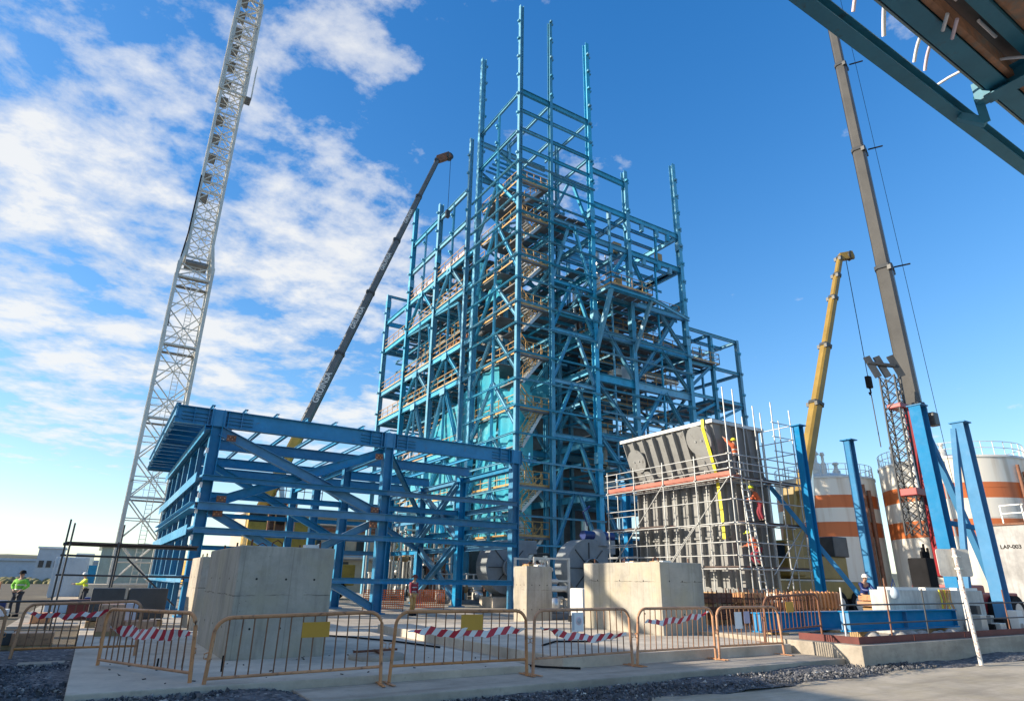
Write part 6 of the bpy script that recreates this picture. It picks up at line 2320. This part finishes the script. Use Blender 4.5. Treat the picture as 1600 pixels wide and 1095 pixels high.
    for k in range(3):
        MB().box((-8.2 + k * 1.1, 139.9, 2.5), (-7.5 + k * 1.1, 140.0, 3.6)).build('window', 'glass_dark', c)
    c = thing('white_warehouse', (-20, 230, 0), 'long low white warehouse on the left horizon', 'building')
    MB().box((-60, 225, -.2), (8, 245, 4.6)).build('wall', 'clad_grey', c)
    MB().box((-60.5, 224.5, 4.6), (8.5, 245.5, 5.2)).build('roof', 'clad_grey', c)
    for k in range(12):
        MB().box((-58 + k * 5.4, 224.9, 0), (-55 + k * 5.4, 225.0, 3.2)).build('roller_door', 'clad_grey', c)
    c = thing('white_tank_trailer', (-.7, 100, 0), 'white trailer beside the green shed', 'trailer')
    MB().box((-2.2, 99, 1.6), (-.2, 102, 4.0)).build('body', 'clad_white', c, bevel=.1)
    for x in (-1.8, -.6):
        wheel((x, 99.2, .6), .6, .15, c)
    MB().box((-2.2, 99.1, 1.1), (-.2, 101.9, 1.6)).build('chassis', 'steel_dark', c)
    c = thing('pylon', (-60, 500, 0), 'lattice power pylon on the left horizon', 'pylon')
    lattice(c, (-60, 500), 2.2, 0, 26, 4.3, 'steel_dark', .12, .06)
    for z in (17, 21, 25):
        rbar('cross_arm', (-66, 500, z), (-54, 500, z), .25, .25, 'steel_dark', c)


left_side()


def process_building():
    t = thing('process_building', (36, 84, 0), 'dim tan plant building with pipe bridges behind the tower foot', 'building')
    MB().box((14, 80, -.2), (64, 90, 8.5)).build('wall', 'silo_beige', t)
    MB().box((13.6, 79.6, 8.5), (64.4, 90.4, 8.9)).build('roof', 'clad_grey', t)
    for k in range(16):
        x = 15 + k * 3.05
        MB().box((x, 79.85, 4.6), (x + 1.6, 79.98, 6.4)).build('window', 'glass_dark', t)
        if k % 3 == 0:
            MB().box((x, 79.8, -.1), (x + 2.2, 79.98, 3.4)).build('door', 'steel_dark', t)
    for z, r_, mt in ((3.9, .3, 'silver'), (4.4, .2, 'pipe_white'), (7.1, .25, 'rust_brown'), (7.7, .3, 'silver')):
        tbar('pipe', (14, 79.2, z), (64, 79.2, z), r_, mt, t)
    for k in range(11):
        rbar('pipe_support', (15 + k * 4.8, 79.2, -.1), (15 + k * 4.8, 79.2, 8), .16, .16, 'tower_teal', t)


process_building()


def ash_skip(x, y, w_, d_, h, mt, label):
    t = thing('equipment_enclosure', (x, y, 0), label, 'enclosure', 'enclosures under the tower')
    MB().box((x - w_ / 2, y - d_ / 2, .3), (x + w_ / 2, y + d_ / 2, h)).build('casing', mt, t, bevel=.04)
    n = max(2, int(w_ / .8))
    for k in range(n):
        xx = x - w_ / 2 + w_ * (k + .5) / n
        MB().box((xx - .03, y - d_ / 2 - .06, .35), (xx + .03, y - d_ / 2, h - .05)).build('stiffener', mt, t)
    MB().box((x - w_ / 2 - .05, y - d_ / 2 - .05, h), (x + w_ / 2 + .05, y + d_ / 2 + .05, h + .08)).build('lid', 'deck_grey', t)
    for sx in (-1, 1):
        for sy in (-1, 1):
            MB().box((x + sx * (w_ / 2 - .12) - .1, y + sy * (d_ / 2 - .12) - .1, -.01), (x + sx * (w_ / 2 - .12) + .1, y + sy * (d_ / 2 - .12) + .1, .3)).build('leg', 'steel_dark', t)
    tbar('duct', (x, y, h), (x, y, h + 2.2), .3, 'silver', t, 12)


ash_skip(28.8, 44.6, 3.4, 3.0, 3.6, 'steel_dark', 'dark steel enclosure in the stair corner of the tower foot')
ash_skip(34.5, 43.6, 3.6, 3.0, 4.2, 'deck_grey', 'grey enclosure behind the dark blue fan motors')
ash_skip(39.8, 44.2, 4.2, 3.2, 5.0, 'steel_dark', 'tall dark enclosure behind the hopper, under the tower')
ash_skip(27.6, 53.0, 3.0, 4.5, 4.4, 'deck_grey', 'grey enclosure at the left foot of the tower behind the pipework')
ash_skip(27.6, 60.5, 3.0, 4.0, 5.2, 'fan_grey', 'bluish grey enclosure farthest left under the tower')
